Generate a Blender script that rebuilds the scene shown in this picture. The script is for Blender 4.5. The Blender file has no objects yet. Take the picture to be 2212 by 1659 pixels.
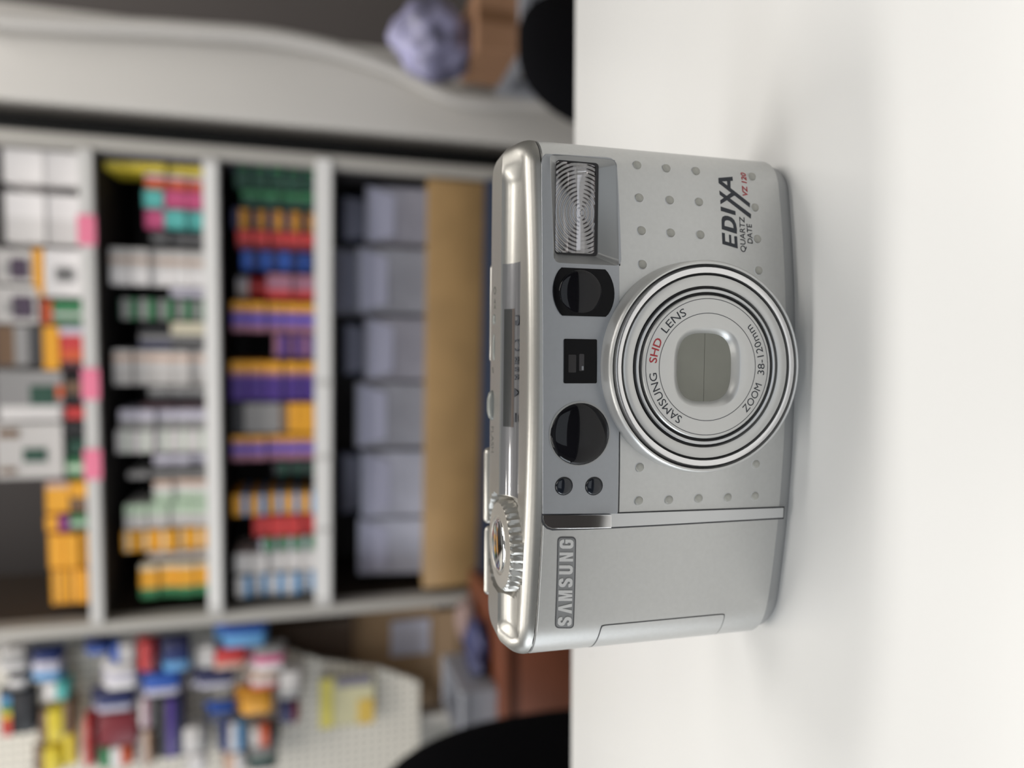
import bpy, bmesh, math, random
from mathutils import Vector, Matrix
import numpy as np
random.seed(7)
SC = bpy.context.scene
COL = SC.collection
R = math.radians

# ------------------------------------------------------------------ camera, light, exposure
K = 0.92                      # size of the compact camera: fitted millimetres -> millimetres
FPX = 1563.0                  # focal length in pixels of the 2212 px wide frame
PITCH = R(15.25)
COUNTER_Z = 0.92
EYE = Vector((0, 0, COUNTER_Z + 0.127 * K))
FWD = Vector((0, math.cos(PITCH), -math.sin(PITCH)))
UPV = Vector((0, math.sin(PITCH), math.cos(PITCH)))
cam = bpy.data.cameras.new('camera'); cam_o = bpy.data.objects.new('camera', cam); COL.objects.link(cam_o)
m = Matrix.Identity(4)
for i, a in enumerate((-UPV, Vector((1, 0, 0)), -FWD)):      # phone held upright, picture stored on its side
    for j in range(3): m[j][i] = a[j]
m.translation = EYE
cam_o.matrix_world = m
cam.sensor_fit = 'HORIZONTAL'; cam.sensor_width = 36.0; cam.lens = 36.0 * FPX / 2212
cam.clip_start = 0.01; cam.clip_end = 50
cam.dof.use_dof = True; cam.dof.focus_distance = 0.165; cam.dof.aperture_fstop = 7.2
SC.camera = cam_o
SC.view_settings.view_transform = 'Standard'; SC.view_settings.look = 'None'
SC.view_settings.gamma = 1.0; SC.view_settings.use_curve_mapping = False
SC.view_settings.exposure = -0.08
w = bpy.data.worlds.new('world'); SC.world = w; w.use_nodes = True
w.node_tree.nodes['Background'].inputs[0].default_value = (0.75, 0.82, 0.95, 1)
w.node_tree.nodes['Background'].inputs[1].default_value = 0.6

def area(name, loc, rot, sx, sy, power, col):
    l = bpy.data.lights.new(name, 'AREA'); l.shape = 'RECTANGLE'; l.size = sx; l.size_y = sy
    l.energy = power; l.color = col
    o = bpy.data.objects.new(name, l); COL.objects.link(o); o.location = loc; o.rotation_euler = rot
    return o
WARM = (1.0, 0.962, 0.905); COOL = (0.86, 0.93, 1.0)
for lx, ly, pw in ((-0.85, 0.95, 21), (0.95, 0.95, 21), (-0.95, 0.05, 10), (0.95, 0.05, 10), (-1.2, -1.0, 5), (1.2, -1.0, 5)):  # the middle pair is added fill, there to brighten the shelves behind
    area('ceiling_lamp_and_fill', (lx, ly, 2.86), (0, 0, 0), 1.2, 0.3, pw, WARM)
area('side_window_daylight', (-3.3, -0.25, 1.62), (0, R(-90), 0), 1.5, 1.7, 50, COOL)
area('shop_window_daylight', (0.3, -3.3, 1.75), (R(90), 0, 0), 3.4, 1.9, 20, COOL)

# ------------------------------------------------------------------ materials
MATS = {}
def mat(name, col, rough=0.5, metal=0.0, noise=0.0, nscale=60.0, bump=0.0, spec=0.5, coat=0.0, alpha=None):
    if name in MATS: return MATS[name]
    M = bpy.data.materials.new(name); M.use_nodes = True; nt = M.node_tree; b = nt.nodes['Principled BSDF']
    b.inputs['Base Color'].default_value = (*col, 1); b.inputs['Roughness'].default_value = rough
    b.inputs['Metallic'].default_value = metal; b.inputs['Specular IOR Level'].default_value = spec
    b.inputs['Coat Weight'].default_value = coat
    if noise or bump:
        tc = nt.nodes.new('ShaderNodeTexCoord'); nz = nt.nodes.new('ShaderNodeTexNoise')
        nz.inputs['Scale'].default_value = nscale; nz.inputs['Detail'].default_value = 3
        nt.links.new(tc.outputs['Object'], nz.inputs['Vector'])
        if noise:
            rp = nt.nodes.new('ShaderNodeValToRGB')
            rp.color_ramp.elements[0].position = 0.3; rp.color_ramp.elements[1].position = 0.7
            rp.color_ramp.elements[0].color = (*[c * (1 - noise) for c in col], 1)
            rp.color_ramp.elements[1].color = (*[min(1, c * (1 + noise)) for c in col], 1)
            nt.links.new(nz.outputs['Fac'], rp.inputs['Fac']); nt.links.new(rp.outputs['Color'], b.inputs['Base Color'])
        if bump:
            bp = nt.nodes.new('ShaderNodeBump'); bp.inputs['Strength'].default_value = bump; bp.inputs['Distance'].default_value = 0.0005
            nt.links.new(nz.outputs['Fac'], bp.inputs['Height']); nt.links.new(bp.outputs['Normal'], b.inputs['Normal'])
    MATS[name] = M
    return M

def mat_bands(axis, stops, rough=0.45):
    """printed carton: flat bands of colour along one axis of the object's own box"""
    key = 'print_%s_%s' % (axis, '_'.join('%.2f%.2f%.2f%.2f' % (p, *c) for p, c in stops))
    if key in MATS: return MATS[key]
    M = bpy.data.materials.new('printed_card'); M.use_nodes = True; nt = M.node_tree; b = nt.nodes['Principled BSDF']
    tc = nt.nodes.new('ShaderNodeTexCoord'); sp = nt.nodes.new('ShaderNodeSeparateXYZ'); rp = nt.nodes.new('ShaderNodeValToRGB')
    nt.links.new(tc.outputs['Generated'], sp.inputs[0]); nt.links.new(sp.outputs['XYZ'.index(axis)], rp.inputs['Fac'])
    nt.links.new(rp.outputs['Color'], b.inputs['Base Color'])
    cr = rp.color_ramp; cr.interpolation = 'CONSTANT'
    while len(cr.elements) < len(stops): cr.elements.new(0.5)
    for e, (p, c) in zip(cr.elements, stops): e.position = p; e.color = (*c, 1)
    b.inputs['Roughness'].default_value = rough
    MATS[key] = M
    return M

def mat_clear(name, tint, gloss, rough=0.05):
    if name in MATS: return MATS[name]
    M = bpy.data.materials.new(name); M.use_nodes = True; nt = M.node_tree
    for n in list(nt.nodes): nt.nodes.remove(n)
    o = nt.nodes.new('ShaderNodeOutputMaterial'); mx = nt.nodes.new('ShaderNodeMixShader')
    t = nt.nodes.new('ShaderNodeBsdfTransparent'); g = nt.nodes.new('ShaderNodeBsdfGlossy')
    t.inputs[0].default_value = (*tint, 1); g.inputs['Color'].default_value = (1, 1, 1, 1); g.inputs['Roughness'].default_value = rough
    mx.inputs[0].default_value = gloss
    nt.links.new(t.outputs[0], mx.inputs[1]); nt.links.new(g.outputs[0], mx.inputs[2]); nt.links.new(mx.outputs[0], o.inputs[0])
    MATS[name] = M
    return M

def srgb(r, g, b):
    f = lambda c: (c / 255 / 12.92) if c <= 10 else ((c / 255 + 0.055) / 1.055) ** 2.4
    return (f(r), f(g), f(b))

# ------------------------------------------------------------------ mesh helpers
def finish(me, angle=35):
    me.validate(); me.update()
    if angle is not None:
        me.polygons.foreach_set('use_smooth', [True] * len(me.polygons)); me.set_sharp_from_angle(angle=R(angle))
    return me
def mesh(name, verts, faces, angle=35, merge=None):
    me = bpy.data.meshes.new(name); me.from_pydata([tuple(v) for v in verts], [], faces)
    bm = bmesh.new(); bm.from_mesh(me)
    if merge: bmesh.ops.remove_doubles(bm, verts=bm.verts, dist=merge)
    bmesh.ops.recalc_face_normals(bm, faces=bm.faces)
    bm.to_mesh(me); bm.free()
    return finish(me, angle)
def link(name, me, material=None, parent=None, loc=None, rot=None):
    o = bpy.data.objects.new(name, me); COL.objects.link(o)
    if material is not None:
        if len(me.materials) == 0: me.materials.append(material)
    if parent is not None: o.parent = parent
    if loc is not None: o.location = loc
    if rot is not None: o.rotation_euler = rot
    return o
def empty(name, loc=(0, 0, 0), rotz=0.0):
    o = bpy.data.objects.new(name, None); COL.objects.link(o); o.location = loc; o.rotation_euler = (0, 0, rotz); o.empty_display_size = 0.05
    return o
def tag(o, label, cat, group=None):
    o['label'] = label; o['category'] = cat
    if group: o['group'] = group
    return o
def struct(o): o['kind'] = 'structure'; return o
def box_mesh(name, x0, x1, y0, y1, z0, z1, bevel=0.0, seg=2):
    bm = bmesh.new()
    bmesh.ops.create_cube(bm, size=1.0, matrix=Matrix.Translation(((x0 + x1) / 2, (y0 + y1) / 2, (z0 + z1) / 2)) @ Matrix.Diagonal((x1 - x0, y1 - y0, z1 - z0, 1)))
    if bevel: bmesh.ops.bevel(bm, geom=bm.edges[:] , offset=bevel, segments=seg, affect='EDGES', profile=0.5)
    me = bpy.data.meshes.new(name); bm.to_mesh(me); bm.free()
    return finish(me, 35)
def join_meshes(name, meshes):
    bm = bmesh.new()
    for q in meshes: bm.from_mesh(q); bpy.data.meshes.remove(q)
    me = bpy.data.meshes.new(name); bm.to_mesh(me); bm.free()
    return finish(me)
def curve_to_mesh(cu):
    o = bpy.data.objects.new('tmp', cu); COL.objects.link(o)
    bpy.context.view_layer.update()
    me = bpy.data.meshes.new_from_object(o.evaluated_get(bpy.context.evaluated_depsgraph_get()))
    bpy.data.objects.remove(o); bpy.data.curves.remove(cu)
    return me
def fill_mesh(loops, ext=0.0, bev=0.0):
    """flat outline(s), holes by even-odd, thickened by +-ext with rounded rim"""
    cu = bpy.data.curves.new('c', 'CURVE'); cu.dimensions = '2D'; cu.fill_mode = 'BOTH'; cu.extrude = max(ext - bev, 0); cu.bevel_depth = bev; cu.bevel_resolution = 1; cu.offset = -bev
    for lp in loops:
        sp = cu.splines.new('POLY'); sp.points.add(len(lp) - 1); sp.use_cyclic_u = True
        for p, (x, y) in zip(sp.points, lp): p.co = (x, y, 0, 1)
    return curve_to_mesh(cu)
_capH = {}
def text_mesh(txt, offset=0.0, shear=0.0, ext=0.0, bev=0.0, spacing=1.0):
    cu = bpy.data.curves.new('t', 'FONT'); cu.body = txt; cu.size = 1.0; cu.offset = offset; cu.shear = shear; cu.extrude = ext; cu.bevel_depth = bev
    cu.resolution_u = 3; cu.space_character = spacing
    return curve_to_mesh(cu)
def rrect(x0, x1, y0, y1, r, n=5):
    pts = []
    for cx, cy, a0 in ((x1 - r, y1 - r, 0), (x0 + r, y1 - r, 90), (x0 + r, y0 + r, 180), (x1 - r, y0 + r, 270)):
        for k in range(n + 1):
            a = R(a0 + 90 * k / n); pts.append((cx + r * math.cos(a), cy + r * math.sin(a)))
    return pts

# pixel -> direction
def ray(x, y):
    a = ((1659 - y) - 829.5) / FPX; b = (x - 1106) / FPX
    return FWD + Vector((1, 0, 0)) * a - UPV * b
def at_y(x, y, Y):
    d = ray(x, y); return EYE + d * (Y / d.y)

# ================================================================== THE ROOM
WY = 2.25
floor = struct(link('floor', box_mesh('floor', -3.6, 3.6, -3.6, 3.2, -0.05, 0), mat('floor_tiles', srgb(120, 116, 110), 0.5, noise=0.1, nscale=3)))
ceil = struct(link('ceiling', box_mesh('ceiling', -3.6, 3.6, -3.6, 3.2, 2.9, 2.95), mat('ceiling_white', (0.62, 0.61, 0.59), 0.9)))
struct(link('wall_back', box_mesh('wall_back', -3.6, 3.6, WY, WY + 0.1, 0, 2.9), mat('wall_light', (0.50, 0.49, 0.46), 0.8, noise=0.03, nscale=4)))
struct(link('wall_left', box_mesh('wall_left', -3.6, -3.5, -3.6, WY, 0, 2.9), mat('wall_light', (0.5, 0.5, 0.5))))
struct(link('wall_right', box_mesh('wall_right', 3.5, 3.6, -3.6, WY, 0, 2.9), mat('wall_light', (0.5, 0.5, 0.5))))
struct(link('wall_front', box_mesh('wall_front', -3.6, 3.6, -3.6, -3.5, 0, 2.9), mat('wall_dark', srgb(92, 86, 84), 0.7)))

# counter
ctr = tag(empty('shop_counter', (0, 0, 0), R(-0.9)), 'white laminate shop counter carrying the silver compact camera', 'counter')
EDGE = 0.3225
def mat_counter():
    M = mat('white_laminate', (0.715, 0.715, 0.708), 0.30, noise=0.012, nscale=6, bump=0.03)
    nt = M.node_tree; b = nt.nodes['Principled BSDF']
    # sparse dark specks of dust and grime
    tc = nt.nodes.new('ShaderNodeTexCoord'); v = nt.nodes.new('ShaderNodeTexVoronoi'); v.inputs['Scale'].default_value = 26
    nt.links.new(tc.outputs['Object'], v.inputs['Vector'])
    rp = nt.nodes.new('ShaderNodeValToRGB'); rp.color_ramp.elements[0].position = 0.012; rp.color_ramp.elements[1].position = 0.024
    rp.color_ramp.elements[0].color = (0.42, 0.40, 0.38, 1); rp.color_ramp.elements[1].color = (1, 1, 1, 1)
    nt.links.new(v.outputs['Distance'], rp.inputs['Fac'])
    mx = nt.nodes.new('ShaderNodeMix'); mx.data_type = 'RGBA'; mx.blend_type = 'MULTIPLY'; mx.inputs['Factor'].default_value = 0.8
    src = b.inputs['Base Color'].links[0].from_socket
    nt.links.new(src, mx.inputs['A']); nt.links.new(rp.outputs['Color'], mx.inputs['B']); nt.links.new(mx.outputs['Result'], b.inputs['Base Color'])
    return M
link('worktop', box_mesh('worktop', -1.3, 1.3, -0.03, EDGE, COUNTER_Z - 0.03, COUNTER_Z, 0.003), mat_counter(), ctr)
link('front_panel', box_mesh('front_panel', -1.25, 1.25, EDGE - 0.06, EDGE - 0.04, 0.0, COUNTER_Z - 0.03), mat('panel_white', (0.7, 0.7, 0.69), 0.5), ctr)
for sx in (-1.25, 1.23):
    link('side_panel', box_mesh('side_panel', sx, sx + 0.02, -0.02, EDGE - 0.06, 0.0, COUNTER_Z - 0.03), mat('panel_white', (0.7, 0.7, 0.69)), ctr)

# ================================================================== THE COMPACT CAMERA  (lengths in fitted mm)
D0, CX0, YAW, BOW = 169.0, -3.0, -0.0404, 5.83
cy_, sy_ = math.cos(YAW), math.sin(YAW)
SL, AL, SR, AR, BR = -59.0, 11.0, 58.0, 7.8, 8.0        # where the rounded ends begin, and their radii
S0, S1, NB = SL - AL, SR + AR, -33.5
def nf(s):
    n = -BOW * (s / 60.0) ** 2
    if s < SL: n -= BR * (1 - math.sqrt(max(0, 1 - min(1, (SL - s) / AL) ** 2)))
    if s > SR: n -= BR * (1 - math.sqrt(max(0, 1 - min(1, (s - SR) / AR) ** 2)))
    return n
def nback(s):
    r = 7.0; n = NB
    if s < S0 + r: n += r * (1 - math.sqrt(max(0, 1 - min(1, (S0 + r - s) / r) ** 2)))
    if s > S1 - r: n += r * (1 - math.sqrt(max(0, 1 - min(1, (s - S1 + r) / r) ** 2)))
    return n
def LT(s, n, z):
    f = min(1, max(0, (-13.0 - n) / 20.0)); g = min(1, max(0, (-45.0 - s) / 20.0)); h = min(1, max(0, (s - 45.0) / 20.0))
    return L(s + 2.6 * f * g - 0.8 * f * h, n, z)           # ends draw in a little towards the back
def par(s): return -BOW * (s / 60.0) ** 2
def L(s, n, z): return Vector((s, -n, z)) * (K * 0.001)   # -> camera's own axes, metres
def front_px(x, y, off=0.0, flat=None):
    """pixel on the front face -> (s, z)"""
    d = ray(x, y); s = 0.0
    for _ in range(12):
        nn = (par(s) + off) if flat is None else flat
        t = (nn + CX0 * sy_ - D0 * cy_) / (d.x * sy_ - d.y * cy_)
        s = (d.x * t - CX0) * cy_ + (d.y * t - D0) * sy_
    return s, d.z * t + 127.0
def top_px(x, y, z):
    """pixel on a level surface of the camera at height z -> (s, n)"""
    d = ray(x, y); t = (z - 127.0) / d.z
    return (d.x * t - CX0) * cy_ + (d.y * t - D0) * sy_, (d.x * t - CX0) * sy_ - (d.y * t - D0) * cy_

root = tag(empty('compact_camera', (CX0 * K * 0.001, D0 * K * 0.001, COUNTER_Z), YAW),
           'silver compact film camera with flash and zoom lens standing on white counter', 'camera')
SILVER = mat('silver_paint', (0.57, 0.575, 0.57), 0.36, 0.75, noise=0.02, nscale=900, bump=0.02)
GREY = mat('grey_paint', (0.37, 0.385, 0.41), 0.38, 0.65, noise=0.015, nscale=900, bump=0.02)
SATIN = mat('satin_metal', (0.62, 0.63, 0.64), 0.33, 0.8)
CHROME = mat('chrome', (0.80, 0.80, 0.81), 0.06, 1.0)
RINGM = mat('ring_silver', (0.62, 0.62, 0.61), 0.36, 0.6)
BLACK = mat('black_groove', (0.006, 0.006, 0.008), 0.5)
GLASSB = mat('black_glass', (0.003, 0.003, 0.004), 0.06, 0.0, spec=0.12)
INK = mat('dark_ink', (0.028, 0.032, 0.042), 0.6)
RED = mat('red_ink', (0.42, 0.035, 0.045), 0.6)
SEAM = mat('seam_dark', (0.05, 0.05, 0.055), 0.7)

def warp(me, off, bis=3.0, fn=None, z_off_axis=True):
    """flat (s, z, h) mesh in mm -> bent on to the front surface"""
    bm = bmesh.new(); bm.from_mesh(me)
    xs = [v.co.x for v in bm.verts]
    if bis:
        k = math.ceil(min(xs) / bis) * bis
        while k < max(xs):
            bmesh.ops.bisect_plane(bm, geom=bm.verts[:] + bm.edges[:] + bm.faces[:], plane_co=(k, 0, 0), plane_no=(1, 0, 0)); k += bis
    fn = fn or nf
    for v in bm.verts: v.co = L(v.co.x, fn(v.co.x) + off + v.co.z, v.co.y)
    bmesh.ops.recalc_face_normals(bm, faces=bm.faces)
    bm.to_mesh(me); bm.free()
    return finish(me, 30)
def plate(name, loops, off, thick, material, parent=root, bev=0.0, bis=3.0):
    me = fill_mesh(loops, thick / 2, bev)
    return link(name, warp(me, off + 0 * thick, bis), material, parent)
def px_loop(pts, off=0.0): return [front_px(x, y, off) for x, y in pts]

# --- shell: the front cover, back and sides
FL_PX = (1196.5, 1331.0, 344.0, 567.0)                        # flash pocket in the photograph
fl_a = front_px(FL_PX[0], FL_PX[3], 0.5); fl_b = front_px(FL_PX[1], FL_PX[2], 0.5)
fs0, fs1, fz1, fz0 = fl_a[0], fl_b[0], fl_a[1], fl_b[1]
def outline(extra=()):
    ss = set(extra)
    ss |= {S0 + AL * (1 - math.cos(a)) for a in np.linspace(0, math.pi / 2, 14)}
    ss |= {S1 - AR * (1 - math.cos(a)) for a in np.linspace(0, math.pi / 2, 14)}
    ss |= set(np.linspace(SL, SR, 40))
    ss = sorted(ss)
    fr = [(s, nf(s)) for s in ss]
    bs = sorted({S0 + 7 * (1 - math.cos(a)) for a in np.linspace(0, math.pi / 2, 8)} | {S1 - 7 * (1 - math.cos(a)) for a in np.linspace(0, math.pi / 2, 8)})
    bk = [(s, nback(s)) for s in reversed(bs)]
    return fr + bk
ZTOP, ZBOT = 72.2, 4.2
ol = outline((fs0, fs1))
N = len(ol); zs = [ZBOT, ZBOT + 0.5, 25, fz0, fz1, ZTOP - 0.3, ZTOP]
V, F = [], []
cs, cn = sum(p[0] for p in ol) / N, -18.0
for iz, z in enumerate(zs):
    ins = 0.25 if iz in (0, len(zs) - 1) else 0.0
    for s, n in ol:
        V.append(LT(s - ins * (1 if s > cs else -1) * min(1, abs(s - cs) / 60), n + ins * (1 if n < cn else -1), z))
for iz in range(len(zs) - 1):
    for k in range(N):
        k2 = (k + 1) % N
        if iz == 3 and k < N - 1 and ol[k][0] >= fs0 - 1e-6 and ol[k2][0] <= fs1 + 1e-6 and ol[k][1] > -25 and ol[k2][1] > -25 and ol[k2][0] > ol[k][0]: continue
        F.append((iz * N + k, iz * N + k2, (iz + 1) * N + k2, (iz + 1) * N + k))
F.append(tuple(range(N)))
link('body_shell', mesh('body_shell', V, F, 30), SILVER, root)

# --- bottom plate, narrower and chamfered
V, F = [], []
ol0 = outline(); N0 = len(ol0)
prof = [(0.6, ZBOT + 0.2), (0.9, ZBOT - 0.2), (1.3, 1.4), (2.2, 0.0)]
for ins, z in prof:
    for s, n in ol0:
        f_ = 1 - ins / 66.0; g_ = 1 - ins / 18.0
        V.append(LT(cs + (s - cs) * f_, cn + (n - cn) * g_, z))
for i in range(len(prof) - 1):
    for k in range(N0): F.append((i * N0 + k, i * N0 + (k + 1) % N0, (i + 1) * N0 + (k + 1) % N0, (i + 1) * N0 + k))
F.append(tuple(range(3 * N0, 4 * N0)))
link('bottom_plate', mesh('bottom_plate', V, F, 25), mat('bottom_paint', (0.40, 0.405, 0.41), 0.45, 0.5), root)

# --- top cover: rounded front edge, level lip, hollow groove, raised rear ledge, well for the dial
DS, DN, DR = -41.3, -19.0, 12.4
LIP, RIDGE, RT = -10.4, -19.0, 3.8
olp = np.array(outline())
seg_a = olp; seg_b = np.roll(olp, -1, axis=0)
def edge_dist(s, n):
    p = np.array((s, n)); ab = seg_b - seg_a; t = np.clip(((p - seg_a) * ab).sum(1) / np.maximum((ab * ab).sum(1), 1e-9), 0, 1)
    q = seg_a + ab * t[:, None]; return float(np.sqrt(((q - p) ** 2).sum(1)).min())
def smooth(a, b, x): t = min(1, max(0, (x - a) / (b - a))); return t * t * (3 - 2 * t)
def groove_z(u): return 75.4 + 3.7 * (1 - math.sqrt(max(0, 1 - u * u)))
def deck_z(s, n):
    if n > LIP: z = 76.2
    elif n > RIDGE:
        u = (LIP - n) / (LIP - RIDGE)
        lin = 76.2 + 2.9 * u
        e = max(smooth(55, 60.5, s), smooth(-62, -65.5, s))
        z = groove_z(u) * (1 - e) + lin * e
    else: z = 79.1
    dd = math.hypot(s - DS, n - DN)
    if dd < DR + 1.0: z = min(z, 75.2)
    return z
dk = [0, 0.12, 0.35, 0.7, 1.2, 1.8, 2.6, 3.6, 4.6]
cols = sorted(set([round(x, 4) for x in [S0 + d * 0.5 for d in dk] + [S1 - d * 0.5 for d in dk] + list(np.linspace(S0 + 3, S1 - 3, 150))]))
rows = [('f', d) for d in dk] + [('l', t) for t in (0.25, 0.5, 0.75)] + [('n', LIP + 0.05), ('n', LIP - 0.05)] + \
       [('n', LIP - (LIP - RIDGE) * u) for u in (0.15, 0.3, 0.45, 0.6, 0.7, 0.78, 0.85, 0.9, 0.94, 0.97, 0.99)] + [('n', RIDGE - 0.12), ('n', RIDGE - 0.5), ('n', RIDGE - 2), ('n', RIDGE - 4), ('n', RIDGE - 6), ('n', RIDGE - 8), ('n', RIDGE - 9.5)] + \
       [('b', d) for d in reversed(dk)]
V, F = [], []
for s in cols:
    a, b = nf(s), nback(s)
    if b > a: a = b = (a + b) / 2
    prev = a
    for kind, q in rows:
        n = a - q if kind == 'f' else (a - 4.6 + (LIP + 0.05 - (a - 4.6)) * q if kind == 'l' else (q if kind == 'n' else b + q))
        n = max(b, min(a, prev, n)); prev = n
        d = edge_dist(s, n)
        z = deck_z(s, n)
        if d < RT: z -= RT - math.sqrt(max(0, RT * RT - (RT - d) ** 2))
        V.append(LT(s, n, z))
nr = len(rows)
for i in range(len(cols) - 1):
    for j in range(nr - 1): F.append((i * nr + j, (i + 1) * nr + j, (i + 1) * nr + j + 1, i * nr + j + 1))
# skirt down to the seam
base = len(V)
for s, n in olp: V.append(LT(s, n, deck_z(s, n) - RT + 0.05)); V.append(LT(s, n, ZTOP + 0.22)); V.append(LT(s * 0.995, n * 0.98 - 0.1, ZTOP + 0.05))
no = len(olp)
for k in range(no):
    k2 = (k + 1) % no
    for q in (0, 1): F.append((base + 3 * k + q, base + 3 * k2 + q, base + 3 * k2 + q + 1, base + 3 * k + q + 1))
top_cover = link('top_cover', mesh('top_cover', V, F, 28, merge=1e-6), mat('silver_paint_shaded', (0.40, 0.39, 0.365), 0.36, 0.8, noise=0.02, nscale=900, bump=0.02), root)  # the silver paint, darkened and warmed in colour to imitate dim reflections on top
# dark seam lying between the front cover and the top cover
V, F = [], []
for s, n in olp:
    f_ = 0.9945; V += [LT(cs + (s - cs) * f_, cn + (n - cn) * (f_ - 0.012), ZTOP - 0.3), LT(cs + (s - cs) * f_, cn + (n - cn) * (f_ - 0.012), ZTOP + 0.5)]
for k in range(no): F.append((2 * k, 2 * ((k + 1) % no), 2 * ((k + 1) % no) + 1, 2 * k + 1))
link('seam', mesh('seam', V, F), SEAM, root)

# --- grey panel that carries flash, finder and focusing windows
pan_px = [(1172, 1110), (1172, 1000), (1172, 800), (1171, 600), (1170, 420), (1170, 350), (1173, 338), (1180, 331), (1240, 334), (1312, 338), (1322, 340), (1330, 348), (1333, 362), (1336, 480), (1338, 640),
          (1337, 662), (1327, 690), (1316, 720), (1310, 755), (1307, 795), (1310, 835), (1316, 870), (1327, 905), (1337, 920), (1336, 1000), (1334, 1110)]
pan = px_loop(pan_px, 0.4)
hole = rrect(fs0, fs1, fz0, fz1, 1.6)
plate('window_panel', [pan, hole], 0.25, 0.5, GREY, bev=0.12)

# --- flash: sloping bezel, mirrored trough, tube and ribbed cover
wi_a = front_px(1197.5, 549.0, flat=par(44) - 2.6); wi_b = front_px(1291.5, 354.0, flat=par(44) - 2.6)
ws0, ws1, wz1, wz0 = wi_a[0], wi_b[0], min(wi_a[1], fz1 - 0.2), wi_b[1]
a = rrect(fs0, fs1, fz0, fz1, 1.6, 6); b = rrect(ws0, ws1, wz0, wz1, 1.3, 6)
V = [L(s, nf(s) + 0.42, z) for s, z in a] + [L(s, par(44) - 2.5, z) for s, z in b]
n_ = len(a); F = [(k, (k + 1) % n_, n_ + (k + 1) % n_, n_ + k) for k in range(n_)]
flash = link('flash_bezel', mesh('flash_bezel', V, F, 60), mat('bezel_grey', (0.36, 0.365, 0.365), 0.32, 0.5), root)
V, F = [], []
nu, nv = 24, 14
for i in range(nu + 1):
    s = ws0 - 0.3 + (ws1 - ws0 + 0.6) * i / nu
    for j in range(nv + 1):
        a_ = math.pi * j / nv; z = (wz0 + wz1) / 2 + (wz1 - wz0 + 0.6) / 2 * math.cos(a_)
        e = abs(2 * i / nu - 1); dep = 5.5 * math.sin(a_) ** 0.8 * (1 - max(0, (e - 0.86) / 0.14) ** 2 * 0.95)
        V.append(L(s, par(44) - 2.7 - dep + 0.12 * math.sin(j * 2.2 + i * 0.3), z))
for i in range(nu):
    for j in range(nv): F.append((i * (nv + 1) + j, (i + 1) * (nv + 1) + j, (i + 1) * (nv + 1) + j + 1, i * (nv + 1) + j + 1))
link('reflector', mesh('reflector', V, F, 80), mat('mirror_foil', (0.62, 0.60, 0.60), 0.16, 1.0), flash)
def tube(name, p0, p1, r, material, parent, seg=12):
    p0, p1 = Vector(p0), Vector(p1); d = (p1 - p0); q = d.to_track_quat('Z', 'Y')
    bm = bmesh.new(); bmesh.ops.create_cone(bm, cap_ends=True, segments=seg, radius1=r, radius2=r, depth=d.length)
    bmesh.ops.transform(bm, matrix=Matrix.Translation((p0 + p1) / 2) @ q.to_matrix().to_4x4(), verts=bm.verts)
    me = bpy.data.meshes.new(name); bm.to_mesh(me); bm.free()
    return link(name, finish(me, 50), material, parent)
zc = (wz0 + wz1) / 2
tube('flash_tube', L(ws0 + 0.5, par(44) - 5.2, zc), L(ws1 - 0.5, par(44) - 5.2, zc), 1.1 * K * 0.001, mat('tube_glass', (0.20, 0.19, 0.20), 0.1, 0.6), flash)
# ribs of the cover: concentric rings as real waves
V, F = [], []
nu, nv = 220, 110; scx, scz = (ws0 + ws1) / 2 - 1.0, zc - 1.2
for i in range(nu + 1):
    s = ws0 + (ws1 - ws0) * i / nu
    for j in range(nv + 1):
        z = wz0 + (wz1 - wz0) * j / nv; r = math.hypot((s - scx), (z - scz) * 1.15); ph = 0.5 + 0.5 * math.cos(2 * math.pi * r / 1.05)
        V.append(L(s, par(44) - 2.45 + 0.10 * ph, z))
for i in range(nu):
    for j in range(nv): F.append((i * (nv + 1) + j, (i + 1) * (nv + 1) + j, (i + 1) * (nv + 1) + j + 1, i * (nv + 1) + j + 1))
link('ribbed_cover', mesh('ribbed_cover', V, F, 85), mat_clear('clear_ribbed', (0.86, 0.85, 0.86), 0.22, 0.04), flash)
link('gasket', warp(fill_mesh([rrect(ws0 - 0.05, ws1 + 0.05, wz0 - 0.05, wz1 + 0.05, 1.0), rrect(ws0 + 0.45, ws1 - 0.25, wz0 + 0.75, wz1 - 0.02, 0.8)], 0.05), -2.2, 0, fn=lambda s: par(44)), BLACK, flash)

# --- finder, focusing window, metering lens, two sensor holes
def clipped(cx, cz, rs, rz, clip, n=48):
    return [(cx + max(-clip, min(clip, rs * math.cos(2 * math.pi * k / n))), cz + rz * math.sin(2 * math.pi * k / n)) for k in range(n)]
p_a = front_px(1193.5, 631, 0.4); p_b = front_px(1326.5, 631, 0.4); q_a = front_px(1260, 580, 0.4); q_b = front_px(1260, 683, 0.4)
vcx, vcz = (q_a[0] + q_b[0]) / 2, (p_a[1] + p_b[1]) / 2; vrz = (p_a[1] - p_b[1]) / 2; vclip = (q_a[0] - q_b[0]) / 2
vf = plate('viewfinder_window', [clipped(vcx, vcz, vrz * 1.06, vrz, vclip)], 0.62, 0.3, GLASSB, bev=0.1)
def dome(name, cs_, cz_, r, n0, h, material, parent, nseg=40, nring=10, squash=1.0, clip=None):
    V, F = [], []
    for i in range(nring + 1):
        a = math.pi / 2 * i / nring
        for k in range(nseg):
            t = 2 * math.pi * k / nseg; ds = r * math.sin(a) * math.cos(t)
            if clip: ds = max(-clip, min(clip, ds))
            V.append(L(cs_ + ds, n0 + h * math.cos(a), cz_ + r * squash * math.sin(a) * math.sin(t)))
    for i in range(nring):
        for k in range(nseg): F.append((i * nseg + k, i * nseg + (k + 1) % nseg, (i + 1) * nseg + (k + 1) % nseg, (i + 1) * nseg + k))
    return link(name, mesh(name, V, F, 60, merge=1e-7), material, parent)
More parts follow.
